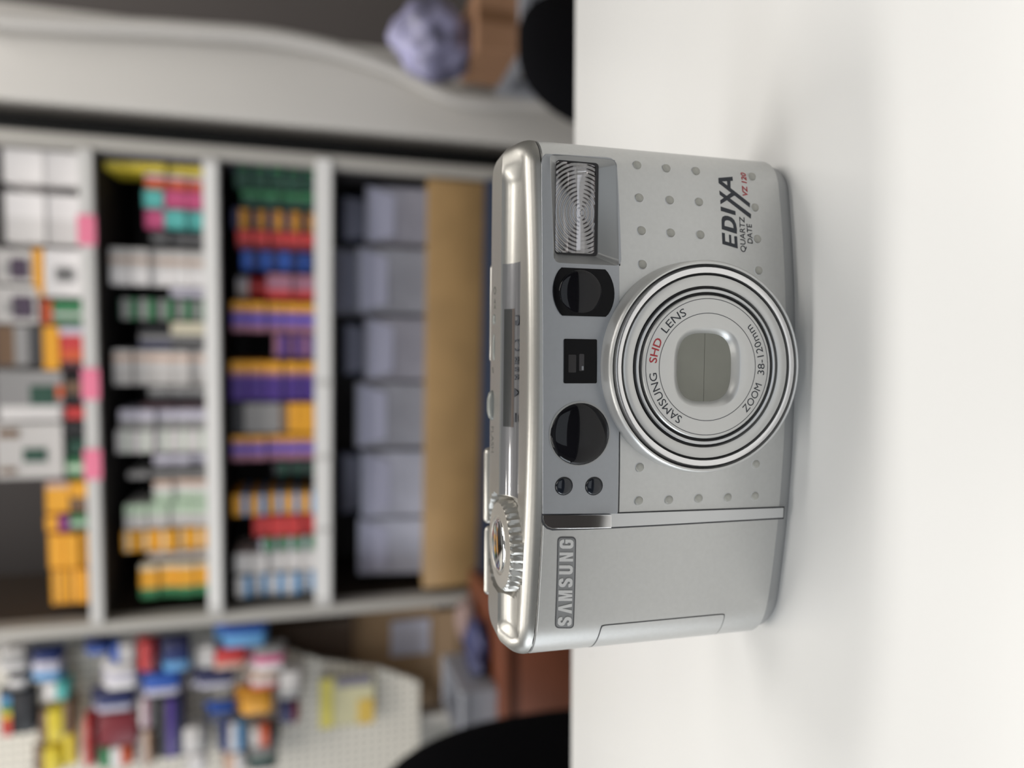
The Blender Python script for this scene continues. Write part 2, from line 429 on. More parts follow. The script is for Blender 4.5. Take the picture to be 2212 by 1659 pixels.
dome('finder_lens', vcx - 0.2, vcz + 0.9, vrz * 0.70, nf(vcx) + 0.72, 0.9, mat('coated_glass', (0.006, 0.006, 0.008), 0.04, 0.0, spec=0.3), vf)
a1 = front_px(1217, 828, 0.4); a2 = front_px(1289, 733, 0.4)
af = plate('focus_window', [rrect(a1[0], a2[0], a2[1], a1[1], 0.35, 3)], 0.58, 0.25, GLASSB, bev=0.06)
am = ((a1[0] + a2[0]) / 2, (a1[1] + a2[1]) / 2)
plate('inner_slot', [rrect(am[0] - 2.4, am[0] + 1.8, am[1] - 0.9, am[1] + 0.4, 0.2, 2)], 0.73, 0.05, mat('slot_dark', (0.03, 0.028, 0.032), 0.25), af)
plate('inner_slot', [rrect(am[0] - 2.8, am[0] + 1.6, am[1] + 1.2, am[1] + 3.2, 0.2, 2)], 0.73, 0.05, mat('slot_dark2', (0.014, 0.012, 0.014), 0.2), af)
plate('slot_glint', [rrect(am[0] - 2.2, am[0] - 1.2, am[1] - 0.75, am[1] - 0.25, 0.1, 2)], 0.79, 0.03, mat('slot_pale', (0.25, 0.26, 0.28), 0.3), af)
c_ = front_px(1254, 937, 0.9); e1 = front_px(1254, 869, 0.9); e2 = front_px(1254, 1005, 0.9); mr = (e1[0] - e2[0]) / 2
ml = dome('metering_lens', (e1[0] + e2[0]) / 2, c_[1], mr, par(c_[0]) + 0.35, 1.9, mat('coated_glass', (0.01, 0.01, 0.012)), root, squash=1.0)
# the pale ring of the lens seat
t_ = [(2 * math.pi * k / 48) for k in range(48)]
lc = ((e1[0] + e2[0]) / 2, c_[1])
plate('lens_seat', [[(lc[0] + (mr + 0.25) * math.cos(t), lc[1] + (mr + 0.25) * math.sin(t)) for t in t_], [(lc[0] + (mr - 0.2) * math.cos(t), lc[1] + (mr - 0.2) * math.sin(t)) for t in t_]], 0.55, 0.2, mat('bezel_grey', (0.4, 0.4, 0.4)), ml)
for hx in (1218, 1283):
    hc = front_px(hx, 1050, 0.5); hr = front_px(hx, 1031, 0.5)[0] - hc[0]
    ring = plate('sensor_rim', [[(hc[0] + (hr + 0.12) * math.cos(t), hc[1] + (hr + 0.12) * math.sin(t)) for t in t_[::2]]], 0.5, 0.16, BLACK)
    dome('sensor_lens', hc[0], hc[1], hr - 0.05, nf(hc[0]) + 0.5, 0.7, mat('sensor_glass', (0.012, 0.015, 0.022), 0.08), ring, 24, 6)

# --- bright strip: polished head and satin tail
head = [(1173, 1113), (1172.5, 1122), (1176, 1132), (1183, 1139.5), (1193, 1143), (1230, 1142.5), (1270, 1141), (1318, 1139), (1318, 1110), (1250, 1112)]
tail = [(1318, 1139), (1450, 1132), (1580, 1124.5), (1692, 1118), (1693, 1097), (1580, 1101), (1450, 1105.5), (1318, 1110)]
plate('strip_bed', [px_loop([(1170, 1110), (1169.5, 1122), (1173, 1134), (1181, 1142.5), (1193, 1146), (1270, 1144), (1318, 1142), (1450, 1135), (1580, 1127.5), (1693, 1121), (1695, 1094), (1580, 1098), (1450, 1102.5), (1318, 1107.5), (1250, 1109.5)], 0.1)], 0.05, 0.12, SEAM)
ch = fill_mesh([px_loop(head, 0.5)], 0.4, 0.25)
zl = [v.co.y for v in ch.vertices]
for v in ch.vertices: v.co.z += 0.75 - 1.35 * (v.co.y - min(zl)) / (max(zl) - min(zl))      # leans back a little towards the top
link('chrome_strip', warp(ch, 0.42, 1.5), CHROME, root)
plate('satin_strip', [px_loop(tail, 0.4)], 0.22, 0.36, SATIN, bev=0.08)
# fine joint under the grey panel
plate('panel_joint', [px_loop([(1335.5, 1108), (1337.5, 1108), (1339.5, 930), (1337.5, 930)], 0.1)], 0.08, 0.1, SEAM)

# --- door in the grip
dz1, dz0 = front_px(1300, 1352)[1], front_px(1565, 1330)[1]
sd = front_px(1430, 1340)[0]
door_lp = [(-69.7, dz1 + 0.8), (-68.5, dz1 + 0.4), (-66, dz1 + 0.2), (sd - 1, dz1), (sd - 0.2, dz1 - 0.2), (sd, dz1 - 1.0), (sd, dz0 + 1.0), (sd - 0.2, dz0 + 0.2), (sd - 1, dz0), (-66, dz0 - 0.3), (-68.5, dz0 - 0.6), (-69.7, dz0 - 0.9)]
gx = lambda p, g: [(s + (g if s > -70 and s >= sd - 1.2 else 0), z + (g if z > (dz0 + dz1) / 2 else -g)) for s, z in p]
plate('door_joint', [gx(door_lp, 0.22)], 0.02, 0.12, SEAM, bis=0.7)
plate('battery_door', [door_lp], 0.06, 0.16, SILVER, bis=0.7)

# --- studs
stud_px = [(1378, 356), (1441, 363), (1505, 369), (1382, 427), (1448, 432), (1511, 436), (1387, 498), (1450, 503), (1514, 507), (1389, 571),
           (1626, 381), (1632, 448), (1637, 516), (1640, 584), (1383, 1010), (1634, 1003), (1381, 1082), (1446, 1080), (1510, 1077), (1573, 1075), (1632, 1072)]
STUD = mat('stud_rubber', (0.40, 0.395, 0.36), 0.5, 0.1, noise=0.12, nscale=700)
def stud_mesh():
    V, F = [], []; pr = [(0, 0.50), (0.5, 0.49), (0.85, 0.43), (1.08, 0.30), (1.16, 0.0)]
    for r, h in pr:
        for k in range(18): V.append(L(r * math.cos(2 * math.pi * k / 18), h, r * math.sin(2 * math.pi * k / 18)))
    for i in range(len(pr) - 1):
        for k in range(18): F.append((i * 18 + k, i * 18 + (k + 1) % 18, (i + 1) * 18 + (k + 1) % 18, (i + 1) * 18 + k))
    return mesh('stud', V, F, 50, merge=1e-7)
sm = stud_mesh(); sm.materials.append(STUD)
def ring_mesh():
    V, F = [], []
    for r, h in ((1.15, 0.0), (1.18, 0.10), (1.34, 0.06), (1.36, 0.0)):
        for k in range(18): V.append(L(r * math.cos(2 * math.pi * k / 18), h, r * math.sin(2 * math.pi * k / 18)))
    for i in range(3):
        for k in range(18): F.append((i * 18 + k, i * 18 + (k + 1) % 18, (i + 1) * 18 + (k + 1) % 18, (i + 1) * 18 + k))
    return mesh('stud_rim', V, F, 50)
rm = ring_mesh(); rm.materials.append(SATIN)
for x, y in stud_px:
    s, z = front_px(x, y, 0.3)
    o = link('stud', sm, None, root, L(s, nf(s) - 0.02, z), (0, 0, math.atan(2 * BOW * s / 3600)))
    link('stud_rim', rm, None, o)

# --- SAMSUNG plate with raised letters
P8 = lambda cx, cy: (1180 + cx / 5.182, 1060 + cy / 5.182)
def rounded_px(quad, r, n=4):
    pts = []; q = [Vector(p) for p in quad]
    for i in range(4):
        p, a, b = q[i], q[i - 1], q[(i + 1) % 4]
        u = p + (a - p).normalized() * r; v = p + (b - p).normalized() * r
        for k in range(n + 1):
            t = k / n; pts.append(tuple(u * (1 - t) ** 2 + p * 2 * t * (1 - t) + v * t * t))
    return pts
quad = [P8(130, 520), P8(328, 522), P8(302, 1536), P8(101, 1532)]
qo = [P8(126, 513), P8(334, 515), P8(308, 1544), P8(95, 1540)]
np_ = plate('nameplate', [px_loop(rounded_px(qo, 10))], 0.03, 0.14, mat('nameplate_edge', (0.10, 0.10, 0.105), 0.5, 0.3), bis=2)
plate('nameplate_field', [px_loop(rounded_px([P8(136, 527), P8(320, 529), P8(294, 1529), P8(108, 1525)], 8))], 0.12, 0.06, mat('nameplate_grey', (0.27, 0.275, 0.28), 0.45, 0.4), np_, bis=2)
def text_px(name, txt, p0, p1, cap, material, parent, off, offset=0.0, shear=0.0, ext=0.0, spacing=1.0, mapper=None, flip=-1.0, bev=0.0):
    """letters laid along the line p0->p1 of the photograph, cap = letter height in pixels"""
    me = text_mesh(txt, offset, shear, ext, bev, spacing)
    xs = [v.co.x for v in me.vertices]; x0, x1 = min(xs), max(xs)
    tm = text_mesh('H', offset); hy = max(v.co.y for v in tm.vertices); ly = min(v.co.y for v in tm.vertices); bpy.data.meshes.remove(tm)
    p0, p1 = Vector(p0), Vector(p1); up = Vector((flip * (1), 0))
    for v in me.vertices:
        p = p0 + (p1 - p0) * ((v.co.x - x0) / (x1 - x0)) + up * (cap * (v.co.y - ly) / (hy - ly))
        if mapper: v.co = mapper(p.x, p.y, v.co.z)
        else:
            s, z = front_px(p.x, p.y, off); v.co = L(s, nf(s) + off + v.co.z, z)
    bm = bmesh.new(); bm.from_mesh(me); bmesh.ops.recalc_face_normals(bm, faces=bm.faces); bm.to_mesh(me); bm.free()
    return link(name, finish(me, 40), material, parent)
LET = mat('letter_silver', (0.66, 0.66, 0.655), 0.4, 0.4)
BOLD = {   # heavy narrow capitals on a 10 x 16 field, as overlapping outlines
    'S': [[(0, 4.6), (0, 3.2), (0.8, 1.2), (2.6, 0), (7.4, 0), (9.2, 1.2), (10, 3.4), (10, 5.6), (9.2, 7.6), (3.9, 10.9), (3.7, 12.1), (4.3, 12.9), (5.7, 12.9), (6.3, 12.1), (6.3, 11), (9.8, 11), (9.8, 12.8), (9, 14.8), (7.2, 16), (2.8, 16), (1, 14.8), (0.2, 12.6), (0.2, 10.6), (1, 8.7), (6.2, 5.4), (6.4, 4.2), (5.8, 3.1), (4.2, 3.1), (3.6, 4.2), (3.6, 4.8)]],
    '^': [[(-0.6, 0), (3.2, 16), (6.8, 16), (10.6, 0), (7.0, 0), (5.0, 11.5), (3.0, 0)]],
    'M': [[(-0.8, 0), (-0.8, 16), (3.6, 16), (5, 6.5), (6.4, 16), (10.8, 16), (10.8, 0), (7.9, 0), (7.9, 10.5), (6.3, 0), (3.7, 0), (2.1, 10.5), (2.1, 0)]],
    'U': [[(0, 16), (3.5, 16), (3.5, 4.2), (4.2, 3.2), (5.8, 3.2), (6.5, 4.2), (6.5, 16), (10, 16), (10, 3.6), (9, 1.2), (7.2, 0), (2.8, 0), (1, 1.2), (0, 3.6)]],
    'N': [[(0, 0), (0, 16), (3.8, 16), (6.8, 6.5), (6.8, 16), (10, 16), (10, 0), (6.4, 0), (3.2, 9.5), (3.2, 0)]],
    'G': [[(10, 9.6), (5.4, 9.6), (5.4, 6.8), (6.6, 6.8), (6.6, 4.2), (5.9, 3.2), (4.2, 3.2), (3.5, 4.2), (3.5, 11.8), (4.2, 12.8), (5.8, 12.8), (6.5, 11.8), (6.5, 11), (10, 11), (10, 12.4), (9, 14.8), (7.2, 16), (2.8, 16), (1, 14.8), (0, 12.4), (0, 3.6), (1, 1.2), (2.8, 0), (7.2, 0), (9, 1.2), (10, 3.6)]]}
bl = []
for k, chx in enumerate('S^MSUNG'):
    me = fill_mesh(BOLD[chx], 0.11, 0.0)
    for v in me.vertices:
        t = (k * 14.2 + v.co.x) / (6 * 14.2 + 10); px0, px1 = P8(281, 1513), P8(304, 546)
        p = Vector(px0) * (1 - t) + Vector(px1) * t + Vector((-1, 0)) * (v.co.y / 16 * 29.5)
        s_, z_ = front_px(p.x, p.y, 0.2); v.co = L(s_, nf(s_) + 0.2 + v.co.z, z_)
    bl.append(me)
bl = join_meshes('raised_lettering', bl)
bm = bmesh.new(); bm.from_mesh(bl); bmesh.ops.recalc_face_normals(bm, faces=bm.faces); bm.to_mesh(bl); bm.free()
link('raised_lettering', bl, LET, np_)

# --- printed name: outline letters traced as flat ink
P6 = lambda cx, cy: (1540 + cx / 7.9, 350 + cy / 7.9)
glyphs = [[[(155, 1203), (165, 1398), (425, 1475), (413, 1268), (366, 1265), (375, 1400), (318, 1382), (310, 1245), (276, 1238), (283, 1372), (212, 1352), (203, 1212)]],
          [[(155, 1145), (410, 1225), (410, 1140), (395, 1060), (365, 990), (320, 945), (260, 920), (205, 915), (165, 935), (150, 985)], [(200, 1090), (355, 1130), (350, 1075), (325, 1030), (285, 1000), (240, 990), (208, 1005), (198, 1040)]],
          [[(133, 758), (138, 832), (388, 908), (385, 838)]],
          [[(112, 485), (118, 555), (648, 965), (652, 890)]], [[(128, 652), (132, 720), (370, 570), (312, 520)]],
          [[(100, 356), (630, 772), (634, 705), (150, 325)]], [[(95, 270), (335, 250), (341, 320), (150, 330), (100, 356)]], [[(245, 324), (300, 321), (303, 452), (250, 408)]]]
gm = []
for g in glyphs:
    gm.append(warp(fill_mesh([px_loop([P6(*p) for p in lp], 0.05) for lp in g], 0.03), 0.03, 2.0))
link('printed_name', join_meshes('printed_name', gm), INK, root)['label'] = 'dark slanted EDIXA lettering'
text_px('printed_words', 'QUARTZ', P6(563, 1535), P6(538, 928), 11.0, INK, root, 0.05, offset=0.006, shear=0.15)
text_px('printed_words', 'DATE', P6(682, 1395), P6(662, 1052), 11.0, INK, root, 0.05, offset=0.008, shear=0.15)
text_px('printed_model', 'VZ 120', P6(598, 575), P6(565, 172), 11.0, RED, root, 0.05, offset=0.022, shear=0.25)['label'] = 'red VZ 120 lettering'

# --- zoom lens
LS, LZ, LN = 7.5, 31.0, 5.0
def lathe(name, prof, material, parent, seg=96, angle=40):
    V, F = [], []
    for r, n in prof:
        for k in range(seg):
            t = 2 * math.pi * k / seg; V.append(L(LS + r * math.cos(t), n, LZ + r * math.sin(t)))
    for i in range(len(prof) - 1):
        for k in range(seg): F.append((i * seg + k, i * seg + (k + 1) % seg, (i + 1) * seg + (k + 1) % seg, (i + 1) * seg + k))
    return link(name, mesh(name, V, F, angle), material, parent)
lens = lathe('lens_collar', [(27.3, -3.5), (27.3, 0.4), (27.2, 1.2), (27.0, 4.4), (26.75, 5.0), (26.4, 5.25), (26.0, 5.1), (25.9, 3.5)], RINGM, root)
lathe('groove_floor', [(26.0, 3.6), (19, 3.4), (13, 3.4)], BLACK, lens)
lathe('chrome_ring', [(25.55, 3.6), (25.5, 4.6), (25.1, 5.25), (24.4, 5.4), (23.75, 5.2), (23.6, 4.6), (23.6, 3.6)], mat('ring_chrome', (0.78, 0.78, 0.79), 0.16, 0.95), lens)
lathe('middle_ring', [(23.15, 3.6), (23.1, 4.95), (22.8, 5.1), (20.9, 5.0), (20.5, 4.8), (20.4, 3.6)], RINGM, lens)
lathe('thin_ring', [(19.75, 3.6), (19.7, 4.9), (19.5, 5.05), (19.2, 5.05), (18.95, 4.9), (18.9, 3.6)], SATIN, lens)
# front plate with the rounded window sunk in it
def sup(t, a, b, e): c, s = math.cos(t), math.sin(t); return a * math.copysign(abs(c) ** (2 / e), c), b * math.copysign(abs(s) ** (2 / e), s)
seg = 96; V, F = [], []
rings = []
WS, WZ = -0.1, 0.1
for r, n in ((18.2, 3.6), (18.15, 4.9), (17.9, 5.15), (17.3, 5.2), (13.6, 5.2), (12.0, 5.2)): rings.append([L(LS + r * math.cos(2 * math.pi * k / seg), n, LZ + r * math.sin(2 * math.pi * k / seg)) for k in range(seg)])
for a_, b_, n in ((10.2, 9.6, 5.2), (9.9, 9.3, 5.1), (8.7, 7.7, 3.5), (8.6, 7.6, 3.2)):
    rr = []
    for k in range(seg):
        x_, z_ = sup(2 * math.pi * k / seg, a_, b_, 3.0); rr.append(L(LS + WS + x_, n, LZ + WZ + z_))
    rings.append(rr)
for rr in rings: V += rr
for i in range(len(rings) - 1):
    for k in range(seg): F.append((i * seg + k, i * seg + (k + 1) % seg, (i + 1) * seg + (k + 1) % seg, (i + 1) * seg + k))
fp = link('front_plate', mesh('front_plate', V, F, 40), RINGM, lens)
for r in (17.25, 13.6): lathe('engraved_line', [(r + 0.09, 5.20), (r + 0.09, 5.225), (r - 0.09, 5.225), (r - 0.09, 5.2)], mat('line_grey', (0.09, 0.09, 0.10), 0.6), fp)
BLADE = mat('blade_plastic', (0.235, 0.235, 0.20), 0.28, 0.0, noise=0.03, nscale=200)
for sg in (1, -1):
    lp = [sup(math.pi * k / 40 * sg, 8.75, 7.75, 3.0) for k in range(41)]
    me = fill_mesh([[(x_, z_ + 0.05 * sg) for x_, z_ in lp]], 0.15)
    for v in me.vertices: v.co = L(LS + WS + v.co.x, 3.3 + v.co.z, LZ + WZ + v.co.y)
    link('barrier_blade', finish(me, 30), BLADE, lens)
def arc_text(txt, a0, a1, r, cap, material, top=True, offset=0.0):
    me = text_mesh(txt, offset); xs = [v.co.x for v in me.vertices]; x0, x1 = min(xs), max(xs)
    for v in me.vertices:
        t = R(a0 + (a1 - a0) * (v.co.x - x0) / (x1 - x0)); y = v.co.y / 0.70 * cap
        if top: rr = r + y; v.co = L(LS + rr * math.sin(t), 5.24, LZ + rr * math.cos(t))
        else: rr = r - y; v.co = L(LS + rr * math.sin(t), 5.24, LZ - rr * math.cos(t))
    bm = bmesh.new(); bm.from_mesh(me); bmesh.ops.recalc_face_normals(bm, faces=bm.faces); bm.to_mesh(me); bm.free()
    return link('ring_lettering', finish(me, 40), material, fp)
arc_text('SAMSUNG', -61, -6, 14.35, 2.05, INK)
arc_text('SHD', 3.5, 27, 14.35, 2.05, RED, offset=0.012)['label'] = 'red SHD lettering'
arc_text('LENS', 35, 64, 14.35, 2.05, INK)
arc_text('ZOOM', -46, -16, 16.3, 2.0, INK, False)
arc_text('38-120mm', -7, 43, 16.3, 2.0, INK, False)

# --- top: dial, shutter button, data window, buttons, humps behind
seg = 144; prof = [(0.0, 79.0), (7.2, 79.0), (7.4, 78.8), (7.7, 78.8), (8.0, 79.15), (11.3, 78.9), (11.8, 78.6), (12.2, 77.9), (12.4, 76.2), (12.4, 75.3)]
V, F = [], []
for i, (r, z) in enumerate(prof):
    for k in range(seg):
        t = 2 * math.pi * k / seg; rr = r
        tooth = 0.5 + 0.5 * math.cos(t * 36)
        ang = (math.degrees(t) + 360) % 360
        tab = abs(((ang - 262 + 180) % 360) - 180) < 6
        if i in (6, 7, 8): rr = r - 0.75 * tooth * (0 if tab else 1) + (0.5 if tab else 0)
        V.append(L(DS + rr * math.cos(t), DN - rr * math.sin(t) * -1, z))
for i in range(len(prof) - 1):
    for k in range(seg): F.append((i * seg + k, i * seg + (k + 1) % seg, (i + 1) * seg + (k + 1) % seg, (i + 1) * seg + k))
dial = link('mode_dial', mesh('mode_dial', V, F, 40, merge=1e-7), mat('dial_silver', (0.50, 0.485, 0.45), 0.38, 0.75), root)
V, F = [], []
for i in range(9):
    a_ = math.pi / 2 * i / 8
    for k in range(48):
        t = 2 * math.pi * k / 48; V.append(L(DS + 7.0 * math.sin(a_) * math.cos(t), DN + 7.0 * math.sin(a_) * math.sin(t), 79.0 + 1.0 * math.cos(a_)))
for i in range(8):
    for k in range(48): F.append((i * 48 + k, i * 48 + (k + 1) % 48, (i + 1) * 48 + (k + 1) % 48, (i + 1) * 48 + k))
link('shutter_button', mesh('shutter_button', V, F, 60, merge=1e-7), CHROME, dial)
def top_text(txt, x, y0, y1, cap, z, material, parent, name='icon_print', offset=0.01):
    def mp(px, py, h): s, n = top_px(px, py, z); return L(s, n, z + 0.04 + h)
    return text_px(name, txt, (x, y0), (x, y1), cap, material, parent, 0, offset=offset, mapper=mp, flip=1.0)
# data window: clear cover following the groove, display behind it
def groove_strip(name, sa, sb, u0, u1, lift, material, parent, nu=10, nsv=12):
    V, F = [], []
    for i in range(nsv + 1):
        s = sa + (sb - sa) * i / nsv
        for j in range(nu + 1):
            u = u0 + (u1 - u0) * j / nu; V.append(L(s, LIP - (LIP - RIDGE) * u + lift * u, groove_z(u) + lift * (1 - 0.6 * u)))
    for i in range(nsv):
        for j in range(nu): F.append((i * (nu + 1) + j, (i + 1) * (nu + 1) + j, (i + 1) * (nu + 1) + j + 1, i * (nu + 1) + j + 1))
    return link(name, mesh(name, V, F, 40), material, parent)
sw1 = top_px(1095, 573, 77.0)[0]; sw0 = -27.5
dw = groove_strip('data_window', sw0, sw1, 0.02, 0.995, 0.30, mat_clear('clear_cover', (0.80, 0.80, 0.82), 0.18, 0.06), root, 16)
groove_strip('window_bed', sw0, sw1, 0.02, 0.99, 0.05, mat('bed_grey', (0.30, 0.30, 0.30), 0.35, 0.5), dw, 16)
sl1 = top_px(1095, 668, 77.5)[0]; sl0 = top_px(1095, 922, 77.5)[0]
groove_strip('display', sl0, sl1, 0.72, 0.97, 0.12, mat('display_dark', (0.03, 0.032, 0.03), 0.25), dw, 8)
groove_strip('display_edge', sl0, sl1, 0.60, 0.72, 0.12, mat('display_brown', (0.16, 0.12, 0.095), 0.3, 0.2), dw, 4)
ZI = 76.05
top_text('BULB', 1110, 771, 821, 9, ZI, INK, dw, offset=0.03)
def top_poly(loops, z, material, parent, name='icon_print'):
    me = fill_mesh([[ (top_px(x, y, z)[0], top_px(x, y, z)[1]) for x, y in lp] for lp in loops], 0.02)
    for v in me.vertices: v.co = L(v.co.x, v.co.y, z + 0.04 + v.co.z)
    bm = bmesh.new(); bm.from_mesh(me); bmesh.ops.recalc_face_normals(bm, faces=bm.faces); bm.to_mesh(me); bm.free()
    return link(name, finish(me, 40), material, parent)
top_poly([[(1110.0, 836), (1119.5, 848), (1110.0, 860)]], ZI, INK, dw)
circ = lambda x, y, rx, ry, n=20: [(x + rx * math.cos(2 * math.pi * k / n), y + ry * math.sin(2 * math.pi * k / n)) for k in range(n)]
top_poly([circ(1116, 746, 6.5, 12.5), circ(1116, 746, 4.4, 9)], ZI, INK, dw)
top_poly([circ(1116, 692, 6, 11), circ(1115, 688, 3.2, 5)], ZI, INK, dw)
for q in range(3): top_poly([[(1109.5 + q * 3, 888 + q * 4), (1111 + q * 3, 888 + q * 4), (1111 + q * 3, 912), (1109.5 + q * 3, 912)]], ZI, INK, dw)
ZR = 79.1
top_text('FLASH', 1061.0, 921, 978, 5.5, ZR, mat('icon_grey', (0.10, 0.10, 0.09), 0.6), root, 'flash_print', 0.012)
top_poly([circ(1069, 628, 2.7, 9), circ(1069, 628, 1.5, 5)], ZR, mat('icon_grey', (0.1, 0.1, 0.09)), root)
top_poly([[(1067.2, 655), (1070.8, 655), (1069, 644)]], ZR, mat('icon_grey', (0.1, 0.1, 0.09)), root)
top_poly([[(1067.2, 667), (1070.8, 667), (1069, 656)]], ZR, mat('icon_grey', (0.1, 0.1, 0.09)), root)
top_poly([[(1063.5, 793), (1065, 793), (1066, 806), (1064.5, 806)]], ZR, mat('icon_grey', (0.1, 0.1, 0.09)), root)
BTN = mat('button_rubber', (0.20, 0.21, 0.20), 0.4, 0.2)
def top_button(name, x, y0, y1, rn, h, ns=24, material=BTN):
    s1, n1 = top_px(x, y0, ZR); s0, _ = top_px(x, y1, ZR); c, hw = (s0 + s1) / 2, (s1 - s0) / 2
    V, F = [], []
    pr = ((0.0, 1.0), (0.5, 0.9), (0.85, 0.6), (1.0, 0.1), (1.0, -0.2))
    for r, q in pr:
        for k in range(ns):
            x_, y_ = sup(2 * math.pi * k / ns, hw * r, rn * r, 3); V.append(L(c + x_, n1 + y_, ZR + h * q))
    for i in range(len(pr) - 1):
        for k in range(ns): F.append((i * ns + k, i * ns + (k + 1) % ns, (i + 1) * ns + (k + 1) % ns, (i + 1) * ns + k))
    return link(name, mesh(name, V, F, 50, merge=1e-7), material, root)
top_button('sync_button', 1067.5, 679, 701, 1.3, 0.5)
top_button('timer_button', 1067, 721, 780, 1.2, 0.45)
top_button('flash_button', 1063.5, 843, 908, 1.8, 1.5)
def hump(name, y0, y1, n0, n1, z1, material=MATS['silver_paint_shaded']):
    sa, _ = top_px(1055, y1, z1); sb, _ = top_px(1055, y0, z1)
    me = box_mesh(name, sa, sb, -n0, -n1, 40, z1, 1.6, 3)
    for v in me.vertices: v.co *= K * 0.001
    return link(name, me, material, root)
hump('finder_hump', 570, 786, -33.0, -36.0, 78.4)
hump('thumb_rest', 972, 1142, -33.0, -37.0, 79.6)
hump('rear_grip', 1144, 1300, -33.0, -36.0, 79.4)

# ================================================================== THE SHELF UNIT BEHIND
PSI = R(5.0); SHY = 1.62
SE = Vector((math.cos(PSI), -math.sin(PSI), 0)); SWN = Vector((math.sin(PSI), math.cos(PSI), 0)); SO = Vector((0, SHY, 0))
def sh(x, y, off=0.0):
    """pixel on the shelf front (or a plane off metres behind it) -> (q along the shelf, z)"""
    d = ray(x, y); P = EYE + d * ((SO.dot(SWN) + off - EYE.dot(SWN)) / d.dot(SWN))
    return (P - SO).dot(SE), P.z
def shw(q, dep, z): return SO + SE * q + SWN * dep + Vector((0, 0, z))
def shbox(name, q0, q1, d0, d1, z0, z1, material, parent, bevel=0.0): return link(name, box_mesh(name, q0, q1, d0, d1, z0, z1, bevel, 1), material, parent)

unit = tag(empty('shelf_unit', SO, -PSI), 'tall grey metal shop shelf stocked with film cartons behind the counter', 'shelf')
POST = mat('post_grey', srgb(176, 172, 166), 0.45, 0.1)
INSIDE = mat('inside_black', srgb(62, 58, 58), 0.7)
ql0, ql1 = sh(300, 1364)[0], sh(300, 1338)[0]
qr0, qr1 = sh(300, 330)[0], sh(300, 300)[0]
DEP = 0.36
for q0, q1 in ((ql0, ql1), (qr0, qr1)): shbox('post', q0, q1, 0.0, 0.045, 0.0, 2.3, POST, unit, 0.003)
shbox('side_panel', ql0 + 0.004, ql1 - 0.006, 0.045, DEP, 0.0, 2.3, mat('side_brown', srgb(66, 56, 48), 0.6), unit)
shbox('side_panel', qr0 + 0.006, qr1 - 0.004, 0.045, DEP, 0.0, 2.3, INSIDE, unit)
shbox('back_panel', ql0, qr1, DEP, DEP + 0.02, 0.0, 2.3, INSIDE, unit)
LIPS = {'upper': (182, 213), 'middle': (444, 478), 'lower': (680, 718)}
BOARD = {}
STRIP = mat('strip_white', srgb(236, 234, 232), 0.35)
for nm, (xa, xb) in LIPS.items():
    za, zb = sh(xa, 830)[1], sh(xb, 830)[1]; BOARD[nm] = za - 0.004
    shbox('shelf_board', ql1, qr0, 0.012, DEP, za - 0.026, za - 0.004, INSIDE, unit)
    lip = shbox('price_rail', ql1 - 0.0, qr0, -0.004, 0.012, zb, za, mat('rail_grey', srgb(206, 204, 202), 0.3), unit, 0.002)
    cuts = {'upper': [], 'middle': [(1288, 375)], 'lower': [(1288, 1148), (1136, 992), (980, 832), (818, 345)]}[nm]
    for ya, yb in cuts:
        shbox('price_card', sh(700, ya)[0], sh(700, yb)[0], -0.0065, -0.004, zb + 0.004, za - 0.002, STRIP, lip)
    if nm == 'upper':
        for ya, yb in ((530, 466), (862, 796), (1034, 970)):
            shbox('pink_tag', sh(200, ya)[0], sh(200, yb)[0], -0.0075, -0.004, zb - 0.003, za + 0.003, mat('pink_card', srgb(240, 130, 160), 0.5), lip)

ORD = {1: [''], 2: ['lower', 'upper'], 3: ['lowest', 'middle', 'topmost'], 4: ['lowest', 'second lowest', 'second highest', 'topmost'], 5: ['lowest', 'second lowest', 'middle', 'second highest', 'topmost']}
NUM = {2: 'two', 3: 'three', 4: 'four', 5: 'five'}
def carton(name, q0, q1, d0, d1, z0, z1, material, label, cat='carton', group=None, me=None):
    if me is None:
        hw, hd, h = (q1 - q0) / 2, (d1 - d0) / 2, z1 - z0
        bm = bmesh.new()
        bmesh.ops.create_cube(bm, size=1.0, matrix=Matrix.Translation((0, 0, h / 2)) @ Matrix.Diagonal((2 * hw, 2 * hd, h, 1)))
        bmesh.ops.bevel(bm, geom=bm.edges[:], offset=0.0012, segments=1, affect='EDGES')
        # tuck flap: a shallow framed panel in the end that faces the shop
        ff = min(bm.faces, key=lambda f: f.calc_center_median().y)
        bmesh.ops.inset_individual(bm, faces=[ff], thickness=min(hw, h / 2) * 0.10, depth=-0.0008)
        me = bpy.data.meshes.new(name); bm.to_mesh(me); bm.free(); finish(me, 20); me.materials.append(material)
    o = link(name, me, None, None, shw((q0 + q1) / 2, (d0 + d1) / 2, z0), (0, 0, -PSI))
    tag(o, label, cat, group)
    global LAST; LAST = o
    return o
C = dict(white=srgb(208, 204, 203), bright=srgb(226, 222, 222), pale=srgb(190, 186, 184), grey=srgb(140, 138, 138), dark=srgb(48, 48, 52), black=srgb(26, 25, 28), navy=srgb(38, 40, 80), yellow=srgb(222, 200, 60),
         amber=srgb(226, 160, 40), gold=srgb(190, 130, 24), orange=srgb(205, 90, 50), pink=srgb(195, 80, 125), teal=srgb(90, 180, 175), green=srgb(50, 120, 76), dgreen=srgb(30, 70, 56), red=srgb(195, 60, 60), dred=srgb(120, 34, 44),
         blue=srgb(40, 84, 170), dblue=srgb(24, 42, 100), violet=srgb(92, 80, 180), purple=srgb(74, 48, 130), mauve=srgb(160, 110, 130), sky=srgb(90, 150, 200), cream=srgb(208, 200, 178), brown=srgb(110, 84, 62), peach=srgb(200, 168, 148), maroon=srgb(74, 46, 52), mint=srgb(176, 196, 172), lav=srgb(190, 186, 200), dkpurple=srgb(70, 55, 75), magenta=srgb(130, 40, 120))
